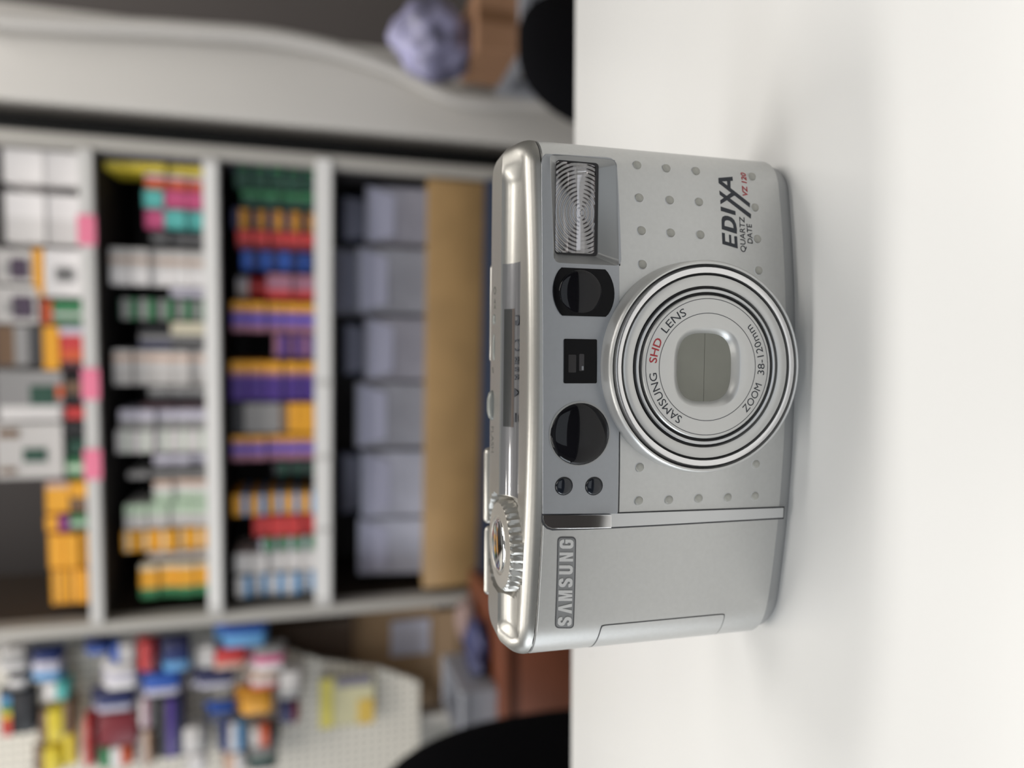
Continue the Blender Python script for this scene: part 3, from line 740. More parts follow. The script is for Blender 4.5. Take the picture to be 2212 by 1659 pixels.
def pr(axis, *st): return mat_bands(axis, [(p, C[c]) for p, c in st])
def one(c): return pr('X', (0.0, c), (0.999, c))
def column(shelf, y0, y1, xtop, n, material, desc, d0=0.03, dep=0.12, name='carton', base_z=None, gap=0.0015, cat='carton'):
    """n alike cartons stacked in one column; returns the height of its top"""
    xb = {'upper': 180, 'middle': 440, 'lower': 676}[shelf]
    qa, qb = sh((xtop + xb) / 2, y1, d0)[0], sh((xtop + xb) / 2, y0, d0)[0]
    qa = max(qa, ql1 + 0.004); qb = min(qb, qr0 - 0.003)
    z0 = BOARD[shelf] + 0.001 if base_z is None else base_z + 0.0008; z1 = sh(xtop, (y0 + y1) / 2, d0)[1]
    h = (z1 - z0) / n; me = None
    for k in range(n):
        o_ = ORD[n][k]; lab = ('%s of %s %s' % (o_, NUM[n], desc[1])) if n > 1 else desc[0]
        jit = 0.004 * math.sin(k * 2.1 + y0)
        o = carton(name, qa + 0.001, qb - 0.001, d0 + jit, d0 + dep + jit, z0 + k * h, z0 + (k + 1) * h - (gap if k < n - 1 else 0), material, lab, cat, desc[1] if n > 1 else None, me)
        o.location.z = z0 + k * h
        me = o.data
    return z1
def picture(u0, u1, v0, v1, c):
    """printed picture panel on the front of the carton placed last"""
    b = LAST.data.vertices; xs = [v.co.x for v in b]; ys = [v.co.y for v in b]; zz = [v.co.z for v in b]; w_, h_ = max(xs) - min(xs), max(zz)
    link('picture', box_mesh('picture', min(xs) + u0 * w_, min(xs) + u1 * w_, min(ys) - 0.0012, min(ys) - 0.0001, v0 * h_, v1 * h_), mat('picture_' + c, C[c], 0.5), LAST)
def D(s1, plural=None): return (s1, plural)

# middle shelf, from the right-hand end to the left
column('middle', 333, 373, 222, 5, pr('X', (0, 'yellow'), (0.62, 'navy'), (0.999, 'navy')), D('', 'yellow and navy cartons at the right end of the middle shelf'))
column('middle', 378, 410, 312, 3, pr('X', (0, 'orange'), (0.7, 'lav'), (0.999, 'dkpurple')), D('', 'orange-faced little cartons beside the yellow and navy column'))
z = column('middle', 412, 452, 354, 2, one('pink'), D('', 'pink cartons lying under a turquoise one on the middle shelf'))
column('middle', 412, 452, 310, 1, one('teal'), D('turquoise carton lying on the pink cartons of the middle shelf'), base_z=z)
z = column('middle', 454, 496, 354, 2, one('teal'), D('', 'turquoise cartons lying under a pink one on the middle shelf'))
column('middle', 454, 496, 312, 1, one('pink'), D('pink carton lying on the turquoise cartons of the middle shelf'), base_z=z)
column('middle', 502, 532, 325, 3, pr('X', (0, 'dark'), (0.4, 'grey'), (0.6, 'dark'), (0.999, 'dark')), D('', 'charcoal cartons between the turquoise and the white column'))
column('middle', 538, 618, 235, 5, pr('X', (0, 'bright'), (0.46, 'pale'), (0.62, 'peach'), (0.72, 'pale'), (0.999, 'lav')), D('', 'white cartons right of the green ones on the middle shelf'))
column('middle', 622, 642, 365, 2, one('lav'), D('', 'pale lavender cartons squeezed beside the green middle-shelf column'))
column('middle', 646, 692, 255, 5, pr('Z', (0, 'green'), (0.4, 'grey'), (0.85, 'dgreen'), (0.999, 'dgreen')), D('', 'green and grey cartons right of the cream one'))
z = column('middle', 696, 724, 370, 1, one('cream'), D('cream carton lying below dark boxes on the middle shelf'))
z = column('middle', 726, 752, 372, 1, pr('X', (0, 'dark'), (0.5, 'grey'), (0.999, 'dark')), D('grey carton under the dark navy box, middle shelf'))
column('middle', 704, 752, 300, 1, pr('X', (0, 'navy'), (0.3, 'grey'), (0.55, 'black'), (0.999, 'black')), D('dark navy box with silver stripe lying atop cream and grey cartons'), base_z=z)
column('middle', 756, 832, 243, 5, pr('X', (0, 'pale'), (0.5, 'white'), (0.68, 'peach'), (0.86, 'white'), (0.999, 'white')), D('', 'white cartons with peach patch in the centre of middle shelf'))
column('middle', 834, 868, 318, 3, pr('X', (0, 'dark'), (0.5, 'grey'), (0.999, 'grey')), D('', 'ash-grey cartons left of the peach-patched white ones'))
column('middle', 870, 882, 305, 2, one('maroon'), D('', 'narrow maroon cartons standing left of the ash-grey ones'))
column('middle', 884, 926, 255, 5, pr('X', (0, 'grey'), (0.45, 'lav'), (0.999, 'lav')), D('', 'bluish white cartons right of the mint-printed ones'))
column('middle', 928, 978, 248, 5, pr('Z', (0, 'white'), (0.35, 'mint'), (0.5, 'white'), (0.999, 'white')), D('', 'white cartons with mint stripe on the middle shelf'))
column('middle', 982, 1014, 330, 3, pr('X', (0, 'dark'), (0.4, 'lav'), (0.999, 'lav')), D('', 'half charcoal half lavender cartons left of the mint ones'))
column('middle', 1016, 1032, 275, 4, one('grey'), D('', 'slim mid-grey cartons beside the pink-printed white column'))
column('middle', 1036, 1084, 330, 3, pr('X', (0, 'mint'), (0.4, 'white'), (0.75, 'peach'), (0.999, 'white')), D('', 'white cartons with pink print right of mint-grey ones'))
column('middle', 1086, 1140, 268, 4, pr('X', (0, 'pale'), (0.55, 'mint'), (0.999, 'white')), D('', 'mint-grey cartons right of the amber ones'))
column('middle', 1144, 1190, 262, 5, pr('Z', (0, 'amber'), (0.62, 'cream'), (0.8, 'amber'), (0.999, 'amber')), D('', 'amber cartons right of the amber-and-green pile'))
column('middle', 1192, 1214, 318, 3, pr('X', (0, 'brown'), (0.5, 'pale'), (0.999, 'pale')), D('', 'brown and pale cartons between the two amber piles'))
column('middle', 1216, 1290, 300, 4, pr('X', (0, 'green'), (0.30, 'amber'), (0.6, 'amber'), (0.85, 'cream'), (0.999, 'cream')), D('', 'amber cartons with green end at left end of middle shelf'))

# lower shelf
column('lower', 346, 373, 500, 5, pr('Z', (0, 'green'), (0.7, 'navy'), (0.999, 'navy')), D('', 'green cartons at the right end of the lower shelf'))
column('lower', 374, 412, 505, 5, one('dgreen'), D('', 'dark bottle-green cartons second from right on lower shelf'))
column('lower', 414, 450, 520, 4, pr('X', (0, 'dgreen'), (0.6, 'green'), (0.999, 'green')), D('', 'two-tone green cartons right of the gold and navy ones'))
column('lower', 454, 498, 500, 5, pr('Z', (0, 'gold'), (0.55, 'navy'), (0.999, 'navy')), D('', 'gold and navy cartons right of the red ones'))
column('lower', 500, 540, 510, 5, pr('X', (0, 'dred'), (0.35, 'red'), (0.999, 'dred')), D('', 'red cartons between gold-navy and blue columns'))
column('lower', 543, 584, 520, 4, pr('Z', (0, 'dblue'), (0.5, 'blue'), (0.999, 'blue')), D('', 'bright blue cartons left of the red column'))
z = column('lower', 592, 646, 575, 2, pr('X', (0, 'red'), (0.35, 'mauve'), (0.999, 'dgreen')), D('', 'red and mauve cartons below a white drum-shaped tub'))
# white round tub lying on them
qa, qb = sh(540, 646, 0.03)[0], sh(540, 592, 0.03)[0]; z1 = sh(508, 620, 0.03)[1]
tub = tag(empty('round_tub', shw((qa + qb) / 2, 0.09, z), -PSI), 'white round tub with red lid band on the lower shelf', 'tub')
def cyl_mesh(name, r0, r1, z0, z1, seg=28):
    bm = bmesh.new(); bmesh.ops.create_cone(bm, cap_ends=True, segments=seg, radius1=r0, radius2=r1, depth=z1 - z0, matrix=Matrix.Translation((0, 0, (z0 + z1) / 2)))
    me = bpy.data.meshes.new(name); bm.to_mesh(me); bm.free(); return finish(me, 50)
rr = (qb - qa) / 2; hh = z1 - z
link('tub_body', cyl_mesh('tub_body', rr * 0.94, rr * 0.97, 0.0, hh * 0.62), mat('tub_red', C['red'], 0.4), tub)
link('tub_lid', cyl_mesh('tub_lid', rr, rr * 0.95, hh * 0.62, hh), mat('tub_white', C['bright'], 0.4), tub)
YB = pr('X', (0, 'mauve'), (0.25, 'violet'), (0.58, 'mauve'), (0.72, 'amber'), (0.999, 'gold'))
column('lower', 652, 718, 498, 5, YB, D('', 'yellow cartons with violet band right of the purple ones'), dep=0.16)
z = column('lower', 722, 772, 590, 3, pr('Z', (0, 'purple'), (0.6, 'mauve'), (0.999, 'gold')), D('', 'purple and mauve cartons lying between yellow-banded columns'))
column('lower', 780, 866, 495, 5, pr('X', (0, 'purple'), (0.16, 'purple'), (0.62, 'mauve'), (0.74, 'amber'), (0.999, 'gold')), D('', 'wide yellow and deep purple cartons at mid lower shelf'), dep=0.16)
z = column('lower', 870, 936, 640, 1, one('amber'), D('amber carton below the box with a picture, lower shelf'))
column('lower', 870, 936, 500, 1, pr('Z', (0, 'amber'), (0.12, 'brown'), (0.25, 'grey'), (0.8, 'dark'), (0.999, 'gold')), D('amber box with grey picture panel on the lower shelf'), base_z=z)
column('lower', 940, 994, 498, 5, pr('X', (0, 'mauve'), (0.3, 'violet'), (0.62, 'mauve'), (0.78, 'amber'), (0.999, 'gold')), D('', 'yellow cartons with violet band left of the picture box'), dep=0.16)
column('lower', 998, 1026, 590, 3, pr('Z', (0, 'dgreen'), (0.6, 'dark'), (0.999, 'dark')), D('', 'murky green cartons left of the yellow violet-banded ones'))
column('lower', 1066, 1112, 500, 5, pr('Z', (0, 'sky'), (0.4, 'amber'), (0.999, 'gold')), D('', 'amber and sky-blue cartons right of the scarlet ones'))
column('lower', 1114, 1158, 545, 4, one('red'), D('', 'scarlet cartons at the left part of the lower shelf'))
column('lower', 1160, 1190, 560, 4, pr('Z', (0, 'green'), (0.7, 'lav'), (0.999, 'lav')), D('', 'green and lavender cartons left of the scarlet ones'))
column('lower', 1192, 1236, 505, 5, pr('Z', (0, 'white'), (0.8, 'pale'), (0.999, 'pale')), D('', 'plain white cartons right of the white-and-blue ones'))
column('lower', 1240, 1286, 508, 5, pr('Z', (0, 'sky'), (0.45, 'white'), (0.999, 'white')), D('', 'white and blue cartons at left end of lower shelf'))

# upper shelf
column('upper', 324, 400, 5, 2, one('bright'), D('', 'large white cartons at the right end of the upper shelf'))
column('upper', 418, 528, 10, 2, pr('X', (0, 'white'), (0.5, 'bright'), (0.999, 'white')), D('', 'wide white cartons left of the rightmost upper-shelf pair'))
z = column('upper', 538, 642, 96, 1, one('bright'), D('white box with grey round picture on the upper shelf')); picture(0.32, 0.62, 0.3, 0.75, 'grey'); picture(0.4, 0.56, 0.42, 0.64, 'dark')
z = column('upper', 538, 642, 72, 1, one('amber'), D('flat amber box lying on the white picture box'), base_z=z)
column('upper', 540, 615, -10, 1, one('pale'), D('grey box with dark purple picture over the flat amber box'), base_z=z); picture(0.15, 0.75, 0.12, 0.6, 'dkpurple'); picture(0.3, 0.55, 0.5, 0.78, 'grey')
z = column('upper', 648, 700, 112, 1, pr('X', (0, 'green'), (0.3, 'white'), (0.45, 'green'), (0.999, 'green')), D('bright green carton on the upper shelf beside the red one'))
z = column('upper', 648, 700, 85, 1, one('orange'), D('flat orange box lying on the bright green carton'), base_z=z)
column('upper', 620, 700, -10, 1, one('pale'), D('grey box with dark purple picture over the flat orange box'), base_z=z); picture(0.15, 0.75, 0.12, 0.6, 'dkpurple'); picture(0.3, 0.55, 0.5, 0.78, 'grey')
z = column('upper', 704, 800, 128, 1, pr('X', (0, 'maroon'), (0.2, 'orange'), (0.45, 'red'), (0.8, 'lav'), (0.999, 'white')), D('red and white carton on the upper shelf below an amber box'))
z = column('upper', 704, 800, 92, 1, one('amber'), D('thick amber box lying on the red and white carton'), base_z=z)
column('upper', 704, 790, -10, 1, pr('Z', (0, 'dark'), (0.3, 'grey'), (0.6, 'brown'), (0.999, 'dark')), D('taupe box resting on the thick amber box'), base_z=z)
z = column('upper', 812, 876, 136, 1, pr('X', (0, 'black'), (0.4, 'brown'), (0.8, 'black'), (0.999, 'black')), D('black carton with brown stripe under the grey boxes, upper shelf'))
column('upper', 800, 910, -10, 1, one('grey'), D('grey box with dark green picture right of its diamond twin'), base_z=z); picture(0.0, 0.3, 0.05, 0.95, 'white'); picture(0.3, 0.7, 0.12, 0.5, 'dgreen'); picture(0.45, 0.7, 0.0, 0.1, 'orange')
column('upper', 880, 906, 140, 1, one('red'), D('small red carton between black and green ones, upper shelf'))
z = column('upper', 908, 946, 138, 1, one('black'), D('plain black carton next to the small red one'))
z = column('upper', 950, 986, 146, 1, one('dgreen'), D('dark green carton on the upper shelf beside the pale-printed green one'))
z = column('upper', 990, 1032, 144, 1, pr('X', (0, 'green'), (0.3, 'mint'), (0.7, 'green'), (0.999, 'green')), D('green carton with pale print right of the yellow pile'))
column('upper', 914, 1034, -10, 1, one('pale'), D('large grey box with dark diamond picture atop green cartons'), base_z=max(z, sh(136, 930, 0.03)[1])); picture(0.3, 0.55, 0.25, 0.6, 'dgreen'); picture(0.1, 0.2, 0.7, 0.95, 'brown'); picture(0.75, 0.9, 0.65, 0.95, 'brown')
z = column('upper', 1040, 1108, 150, 1, pr('X', (0, 'brown'), (0.5, 'amber'), (0.999, 'amber')), D('amber carton at the bottom of the yellow pile'))
column('upper', 1040, 1108, 98, 1, pr('X', (0, 'amber'), (0.6, 'amber'), (0.8, 'peach'), (0.999, 'magenta')), D('amber carton with magenta edge atop the yellow pile'), base_z=z)
z = column('upper', 1112, 1148, 150, 1, pr('X', (0, 'dgreen'), (0.3, 'mint'), (0.6, 'green'), (0.999, 'green')), D('green carton with white print amid the amber ones'))
z = column('upper', 1112, 1148, 126, 1, one('magenta'), D('flat magenta box lying on the white-printed green carton'), base_z=z)
column('upper', 1112, 1148, 98, 1, one('amber'), D('amber carton lying above the flat magenta box'), base_z=z)
column('upper', 1152, 1228, 102, 3, pr('X', (0, 'amber'), (0.999, 'orange')), D('', 'amber cartons right of the leftmost upper-shelf pile'))
column('upper', 1230, 1306, 108, 3, pr('Z', (0, 'amber'), (0.5, 'brown'), (0.62, 'amber'), (0.999, 'amber')), D('', 'amber cartons in the leftmost pile of the upper shelf'))

# bin with paper envelopes on the lowest board
bz1, bz0 = sh(922, 830)[1], sh(1042, 830)[1]
WOOD = mat('pale_wood', srgb(166, 134, 90), 0.5, noise=0.12, nscale=8)
bq0, bq1 = sh(980, 1272)[0], sh(980, 372)[0]
shbox('base_board', ql1, qr0, 0.012, DEP, bz0 - 0.03, bz0, INSIDE, unit)
shbox('rail', ql1, qr0, -0.004, 0.012, bz0 - 0.045, bz0 - 0.001, mat('rail_blue', srgb(60, 70, 92), 0.4), unit)
shbox('plinth', ql1, qr0, 0.03, 0.05, 0.0, bz0 - 0.045, INSIDE, unit)
bq0 = max(bq0, ql1 + 0.004); bq1 = min(bq1, qr0 - 0.004)
bin_ = tag(empty('wooden_bin', shw(0, 0, bz0 + 0.001), -PSI), 'long pale wooden bin holding grey paper envelopes at the shelf bottom', 'bin')
link('front_board', box_mesh('front_board', bq0, bq1, 0.014, 0.032, 0, bz1 - bz0, 0.002), WOOD, bin_)
link('bin_floor', box_mesh('bin_floor', bq0, bq1, 0.034, 0.30, 0, 0.012), WOOD, bin_)
link('back_board', box_mesh('back_board', bq0, bq1, 0.302, 0.318, 0, sh(790, 830, 0.3)[1] - bz0), WOOD, bin_)
for q0 in (bq0, bq1 - 0.012): link('end_board', box_mesh('end_board', q0, q0 + 0.012, 0.034, 0.30, 0.013, bz1 - bz0 - 0.005), WOOD, bin_)
def envelope(y0, y1, xt, d0, th, col, label, lean=0.0, paper_tab=True):
    qa, qb = sh(800, y1, d0)[0], sh(800, y0, d0)[0]; zt = sh(xt, (y0 + y1) / 2, d0)[1]; zb = bz0 + 0.0145; h = zt - zb; qa = max(qa, bq0 + 0.016); qb = min(qb, bq1 - 0.016); wd = qb - qa
    e = tag(empty('paper_envelope', shw((qa + qb) / 2, d0 + 0.008, zb), -PSI + 0.08 * math.sin(y0 * 1.7)), label, 'envelope', 'grey envelopes in the wooden bin')
    nx, nz = 8, 8; V, F = [], []
    for side in (0, 1):
        for i in range(nx + 1):
            for j in range(nz + 1):
                u, v = i / nx, j / nz
                bulge = th * (0.35 + 0.65 * math.sin(math.pi * u) ** 0.6 * math.sin(math.pi * min(1, v * 0.9 + 0.05)) ** 0.6)
                wob = 0.002 * math.sin(5 * u + 3 * v + y0)
                V.append(((u - 0.5) * wd, (bulge if side else 0) + wob + lean * v * h, v * h))
    st = (nx + 1) * (nz + 1)
    for sd_ in (0, 1):
        for i in range(nx):
            for j in range(nz):
                a = sd_ * st + i * (nz + 1) + j; F.append((a, a + nz + 1, a + nz + 2, a + 1))
    rim = [i * (nz + 1) for i in range(nx + 1)] + [nx * (nz + 1) + j for j in range(1, nz + 1)] + [i * (nz + 1) + nz for i in range(nx - 1, -1, -1)] + [j for j in range(nz - 1, 0, -1)]
    for k in range(len(rim)):
        a, b = rim[k], rim[(k + 1) % len(rim)]; F.append((a, b, b + st, a + st))
    link('envelope_body', mesh('envelope_body', V, F, 60), mat('paper_%s' % col, {'a': srgb(156, 154, 166), 'b': srgb(182, 183, 198), 'c': srgb(154, 154, 164), 'd': srgb(104, 108, 132)}[col], 0.7, noise=0.12, nscale=14), e)
    # folded flap along the top
    link('flap', mesh('flap', [(-wd * 0.48, -0.004 + lean * h, h * 0.97), (wd * 0.48, -0.004 + lean * h, h * 0.97), (wd * 0.36, -0.006 + lean * h * 0.8, h * 0.74), (-wd * 0.36, -0.006 + lean * h * 0.8, h * 0.74),
                               (-wd * 0.48, -0.001 + lean * h, h * 0.97), (wd * 0.48, -0.001 + lean * h, h * 0.97), (wd * 0.36, -0.003 + lean * h * 0.8, h * 0.74), (-wd * 0.36, -0.003 + lean * h * 0.8, h * 0.74)],
                      [(0, 1, 2, 3), (4, 5, 6, 7), (0, 1, 5, 4), (1, 2, 6, 5), (2, 3, 7, 6), (3, 0, 4, 7)]), mat('paper_flap', srgb(182, 182, 204), 0.7), e)
    return e
ENV = [(376, 524, 792, 'a', 'grey envelope at the right end of the bin'), (532, 676, 772, 'c', 'second grey envelope from the right in the wooden bin'), (684, 822, 790, 'a', 'third grey envelope from the right in the wooden bin'),
       (830, 972, 770, 'c', 'third grey envelope from the left in the wooden bin'), (980, 1122, 782, 'b', 'second grey envelope from the left in the wooden bin'), (1130, 1270, 775, 'b', 'grey envelope at the left end of the bin')]
for y0, y1, xt, c, lab in ENV: envelope(y0, y1, xt, 0.05, 0.05, c, lab, 0.1)
envelope(536, 682, 716, 0.20, 0.04, 'a', 'tall grey envelope rising behind the second from the right', 0.05)
envelope(400, 520, 738, 0.20, 0.04, 'd', 'tall slate envelope rising behind the rightmost grey one', 0.05)
envelope(700, 810, 742, 0.20, 0.04, 'd', 'tall slate envelope rising behind the third from the right', 0.05)
envelope(980, 1110, 735, 0.20, 0.04, 'd', 'tall slate envelope rising behind the second from the left', 0.05)

# ================================================================== LEFT: PEGBOARD WITH HANGING PACKS
PB = 0.10
pb_q1 = ql0 - 0.01; pb_q0 = pb_q1 - 0.62
def mat_peg():
    M = mat('pegboard_white', srgb(196, 194, 184), 0.5); nt = M.node_tree; b = nt.nodes['Principled BSDF']
    tc = nt.nodes.new('ShaderNodeTexCoord'); sp = nt.nodes.new('ShaderNodeSeparateXYZ'); nt.links.new(tc.outputs['Object'], sp.inputs[0])
    outs = []
    for ax in (0, 2):
        m1 = nt.nodes.new('ShaderNodeMath'); m1.operation = 'PINGPONG'; m1.inputs[1].default_value = 0.0095; nt.links.new(sp.outputs[ax], m1.inputs[0])
        m2 = nt.nodes.new('ShaderNodeMath'); m2.operation = 'LESS_THAN'; m2.inputs[1].default_value = 0.0028; nt.links.new(m1.outputs[0], m2.inputs[0]); outs.append(m2)
    mu = nt.nodes.new('ShaderNodeMath'); mu.operation = 'MULTIPLY'; nt.links.new(outs[0].outputs[0], mu.inputs[0]); nt.links.new(outs[1].outputs[0], mu.inputs[1])
    mx = nt.nodes.new('ShaderNodeMix'); mx.data_type = 'RGBA'; mx.inputs['A'].default_value = (*srgb(224, 218, 206), 1); mx.inputs['B'].default_value = (*srgb(70, 68, 64), 1)
    nt.links.new(mu.outputs[0], mx.inputs['Factor']); nt.links.new(mx.outputs['Result'], b.inputs['Base Color'])
    return M
pzb = sh(905, 1560, PB)[1]
peg = tag(empty('pegboard', shw(0, PB, 0), -PSI), 'white perforated display board hung with packs left of the shelf', 'pegboard')
# the board's lower edge slopes down towards the left
pts = [(sh(2, 1375, PB)[0], 2.25), (pb_q0, 2.25), (pb_q0, pzb), (sh(905, 1600, PB)[0], pzb), (sh(905, 1470, PB)[0], sh(905, 1470, PB)[1]), (sh(820, 1440, PB)[0], sh(820, 1440, PB)[1]), (sh(700, 1425, PB)[0], sh(700, 1425, PB)[1]), (sh(565, 1385, PB)[0], sh(565, 1385, PB)[1])]
me = fill_mesh([pts], 0.006)
for v in me.vertices: v.co = Vector((v.co.x, v.co.z, v.co.y))
bm = bmesh.new(); bm.from_mesh(me); bmesh.ops.recalc_face_normals(bm, faces=bm.faces); bm.to_mesh(me); bm.free()
link('perforated_panel', finish(me, 30), mat_peg(), peg)
for q in (pb_q0 + 0.02, sh(700, 1600, PB)[0]): link('upright', box_mesh('upright', q, q + 0.03, 0.008, 0.05, 0.0, 2.25), POST, peg)
link('foot', box_mesh('foot', pb_q0, sh(700, 1600, PB)[0] + 0.03, 0.0, 0.06, 0.0, 0.06), POST, peg)

def pack(x0, x1, y0, y1, cols, label, dep=0.028, axis='Z', name='hanging_pack', cat='pack'):
    """carded pack on a hook: card, bubble with product, hook"""
    off = PB - 0.05
    qa, qb = sh((x0 + x1) / 2, y1, off)[0], sh((x0 + x1) / 2, y0, off)[0]; z1, z0 = sh(x0, (y0 + y1) / 2, off)[1], sh(x1, (y0 + y1) / 2, off)[1]
    grow = 0.06 * (qb - qa); qa -= grow; qb += grow; grow = 0.06 * (z1 - z0); z0 -= grow; z1 += grow
    wd, h = qb - qa, z1 - z0
    e = tag(empty(name, shw((qa + qb) / 2, off, z0), -PSI), label, cat, 'packs hanging on the pegboard')
    st = [(i / len(cols), c) for i, c in enumerate(cols)] + [(0.9995, cols[-1])]
    link('card', box_mesh('card', -wd / 2, wd / 2, -0.002, 0.0, 0, h, 0.0008, 1), mat_bands(axis, [(p, C[c] if isinstance(c, str) else c) for p, c in st]), e)
    link('bubble', box_mesh('bubble', -wd * 0.45, wd * 0.45, -dep, -0.002, h * 0.04, h * 0.82, min(0.008, dep * 0.3), 2), mat_bands(axis, [(p, C[c] if isinstance(c, str) else c) for p, c in st], 0.25), e)
    tube('hook', (0, -0.03, h * 0.92), (0, 0.0435, h * 0.92), 0.0022, mat('hook_wire', (0.5, 0.5, 0.5), 0.3, 0.9), e, 8)
    return e
PK = [
 (2, 66, 1388, 1440, ['white', 'grey', 'pale'], 'light grey pack at the top edge beside the blue one', 'X'), (70, 137, 1396, 1460, ['sky', 'lav', 'dblue'], 'blue pack with pale print at the top of the pegboard', 'X'),
 (95, 155, 1462, 1502, ['teal', 'white'], 'turquoise and white pack above the yellow ones', 'Z'), (5, 82, 1484, 1574, ['black', 'dark'], 'black pack with rainbow strip at top left of pegboard', 'X'),
 (86, 146, 1522, 1590, ['yellow', 'yellow', 'brown'], 'upper of two yellow packs on the pegboard', 'Z'), (78, 140, 1604, 1658, ['yellow', 'yellow', 'brown'], 'lower left of two yellow packs on the pegboard', 'Z'),
 (188, 240, 1376, 1404, ['blue', 'dblue'], 'small blue pack just left of the shelf post', 'X'), (300, 345, 1376, 1440, ['dred', 'red'], 'red pack between blue packs near the shelf post', 'Z'),
 (348, 408, 1372, 1440, ['sky', 'dblue', 'navy'], 'navy pack with pale face near the shelf post', 'X'), (225, 298, 1424, 1478, ['bright', 'lav', 'white'], 'white pack amid the blue ones on the pegboard', 'X'),
 (304, 390, 1444, 1492, ['lav', 'blue', 'blue'], 'wide blue pack under the navy one', 'X'), (204, 290, 1482, 1526, ['lav', 'dblue', 'navy'], 'blue pack above the dark red box', 'X'),
 (204, 302, 1530, 1598, ['dred', 'dred', 'dred'], 'large dark red pack in the middle of the pegboard', 'X'), (186, 206, 1540, 1645, ['red', 'red'], 'narrow scarlet pack left of the dark red one', 'Z'),
 (214, 288, 1602, 1645, ['orange', 'bright', 'green'], 'multicoloured pack below the dark red one', 'Z'), (340, 398, 1500, 1624, ['navy', 'purple', 'dark'], 'tall purple and dark pack in the pegboard middle', 'Z'),
 (470, 572, 1344, 1388, ['sky', 'sky', 'blue'], 'light blue pack beside the shelf post, lowest on the post', 'X'), (452, 530, 1392, 1436, ['peach', 'red', 'red'], 'red and gold pack under the light blue one', 'X'),
 (418, 504, 1438, 1476, ['lav', 'navy', 'navy'], 'navy pack with lavender face under the red and gold one', 'X'), (540, 612, 1388, 1440, ['bright', 'pink', 'grey'], 'pink and white pack at the lower right of the pegboard', 'X'),
 (534, 600, 1444, 1478, ['red', 'white', 'peach'], 'white pack with red edge below the pink one', 'X'), (512, 585, 1480, 1532, ['amber', 'gold'], 'golden pack at the lower right of the pegboard', 'X'),
 (446, 510, 1514, 1545, ['dblue', 'dark', 'blue'], 'dark blue pack left of the golden one', 'X'), (602, 645, 1508, 1552, ['dred', 'navy', 'navy'], 'navy pack with dark red end below the golden one', 'Z'),
 (474, 528, 1550, 1612, ['sky', 'white', 'dblue'], 'white and blue pack under the dark blue one', 'Z'), (390, 452, 1558, 1612, ['grey', 'pale', 'white'], 'silver-grey pack left of the white and blue one', 'Z'),
 (404, 446, 1616, 1658, ['bright', 'white'], 'plain white pack at the far left edge, upper one', 'Z'), (482, 530, 1616, 1658, ['bright', 'peach'], 'plain white pack at the far left edge, lower one', 'Z'),
 (142, 168, 1502, 1640, ['yellow', 'brown'], 'narrow olive pack right of the two yellow ones', 'X'), (20, 66, 1444, 1478, ['grey', 'bright', 'dark'], 'grey and white pack above the black rainbow one', 'X'),
 (240, 296, 1380, 1420, ['white', 'pale', 'blue'], 'white and blue pack right of the small blue one', 'Z'), (300, 338, 1500, 1560, ['grey', 'mauve', 'white'], 'mauve and grey pack beside the tall purple one', 'Z'),
 (300, 338, 1566, 1640, ['brown', 'peach', 'grey'], 'brown and peach pack beside the tall purple one', 'Z'), (420, 470, 1385, 1432, ['pale', 'white', 'grey'], 'pale grey pack right of the red and gold one', 'Z'),
 (532, 596, 1604, 1650, ['dark', 'dgreen', 'grey'], 'murky green pack at the lower left of the pegboard', 'X'), (600, 650, 1440, 1500, ['grey', 'pale', 'white'], 'pale silvery pack below the white one with red edge', 'X'),
 (534, 600, 1560, 1600, ['dark', 'orange', 'pale'], 'grey pack with orange spot near the pegboard bottom', 'Z'),
]
for x0, x1, y0, y1, cols, lab, ax in PK: p_ = pack(x0, x1, y0, y1, cols, lab, axis=ax)
rb = next(o for o in COL.objects if o.get('label', '').startswith('black pack with rainbow'))
b_ = rb.children[0].data; ws_ = [v.co.x for v in b_.vertices]; hs_ = [v.co.z for v in b_.vertices]
link('rainbow_strip', box_mesh('rainbow_strip', min(ws_) + 0.004, max(ws_) - 0.004, -0.031, -0.0285, max(hs_) * 0.72, max(hs_) * 0.99), mat_bands('X', [(0, C['red']), (0.25, C['orange']), (0.45, C['yellow']), (0.62, C['green']), (0.8, C['sky'])]), rb)
# framed yellow leaflet on the board
off = PB - 0.03 - 0.0
qa, qb = sh(750, 1566, off)[0], sh(750, 1462, off)[0]; z1, z0 = sh(690, 1510, off)[1], sh(808, 1510, off)[1]
lf = tag(empty('framed_leaflet', shw((qa + qb) / 2, off, z0), -PSI), 'cream leaflet with yellow border fixed low on the pegboard', 'leaflet')
wd, h = qb - qa, z1 - z0
link('leaflet_sheet', box_mesh('leaflet_sheet', -wd / 2, wd / 2, 0.0, 0.006, 0, h), mat('leaflet_cream', srgb(204, 198, 160), 0.6), lf)
link('yellow_panel', box_mesh('yellow_panel', -wd / 2, wd / 2, -0.003, -0.0005, h * 0.76, h), mat('leaflet_yellow', srgb(214, 202, 100), 0.6), lf)
link('yellow_panel', box_mesh('yellow_panel', -wd / 2, 0, -0.003, -0.0005, 0.0, h * 0.3), mat('leaflet_gold', srgb(214, 180, 80), 0.6), lf)
link('grey_header', box_mesh('grey_header', wd * 0.3, wd / 2, -0.003, -0.0005, h * 0.05, h * 0.7), mat('leaflet_grey', srgb(120, 116, 130), 0.6), lf)
link('fixing', box_mesh('fixing', -0.01, 0.01, 0.006, 0.022, h * 0.4, h * 0.6), POST, lf)

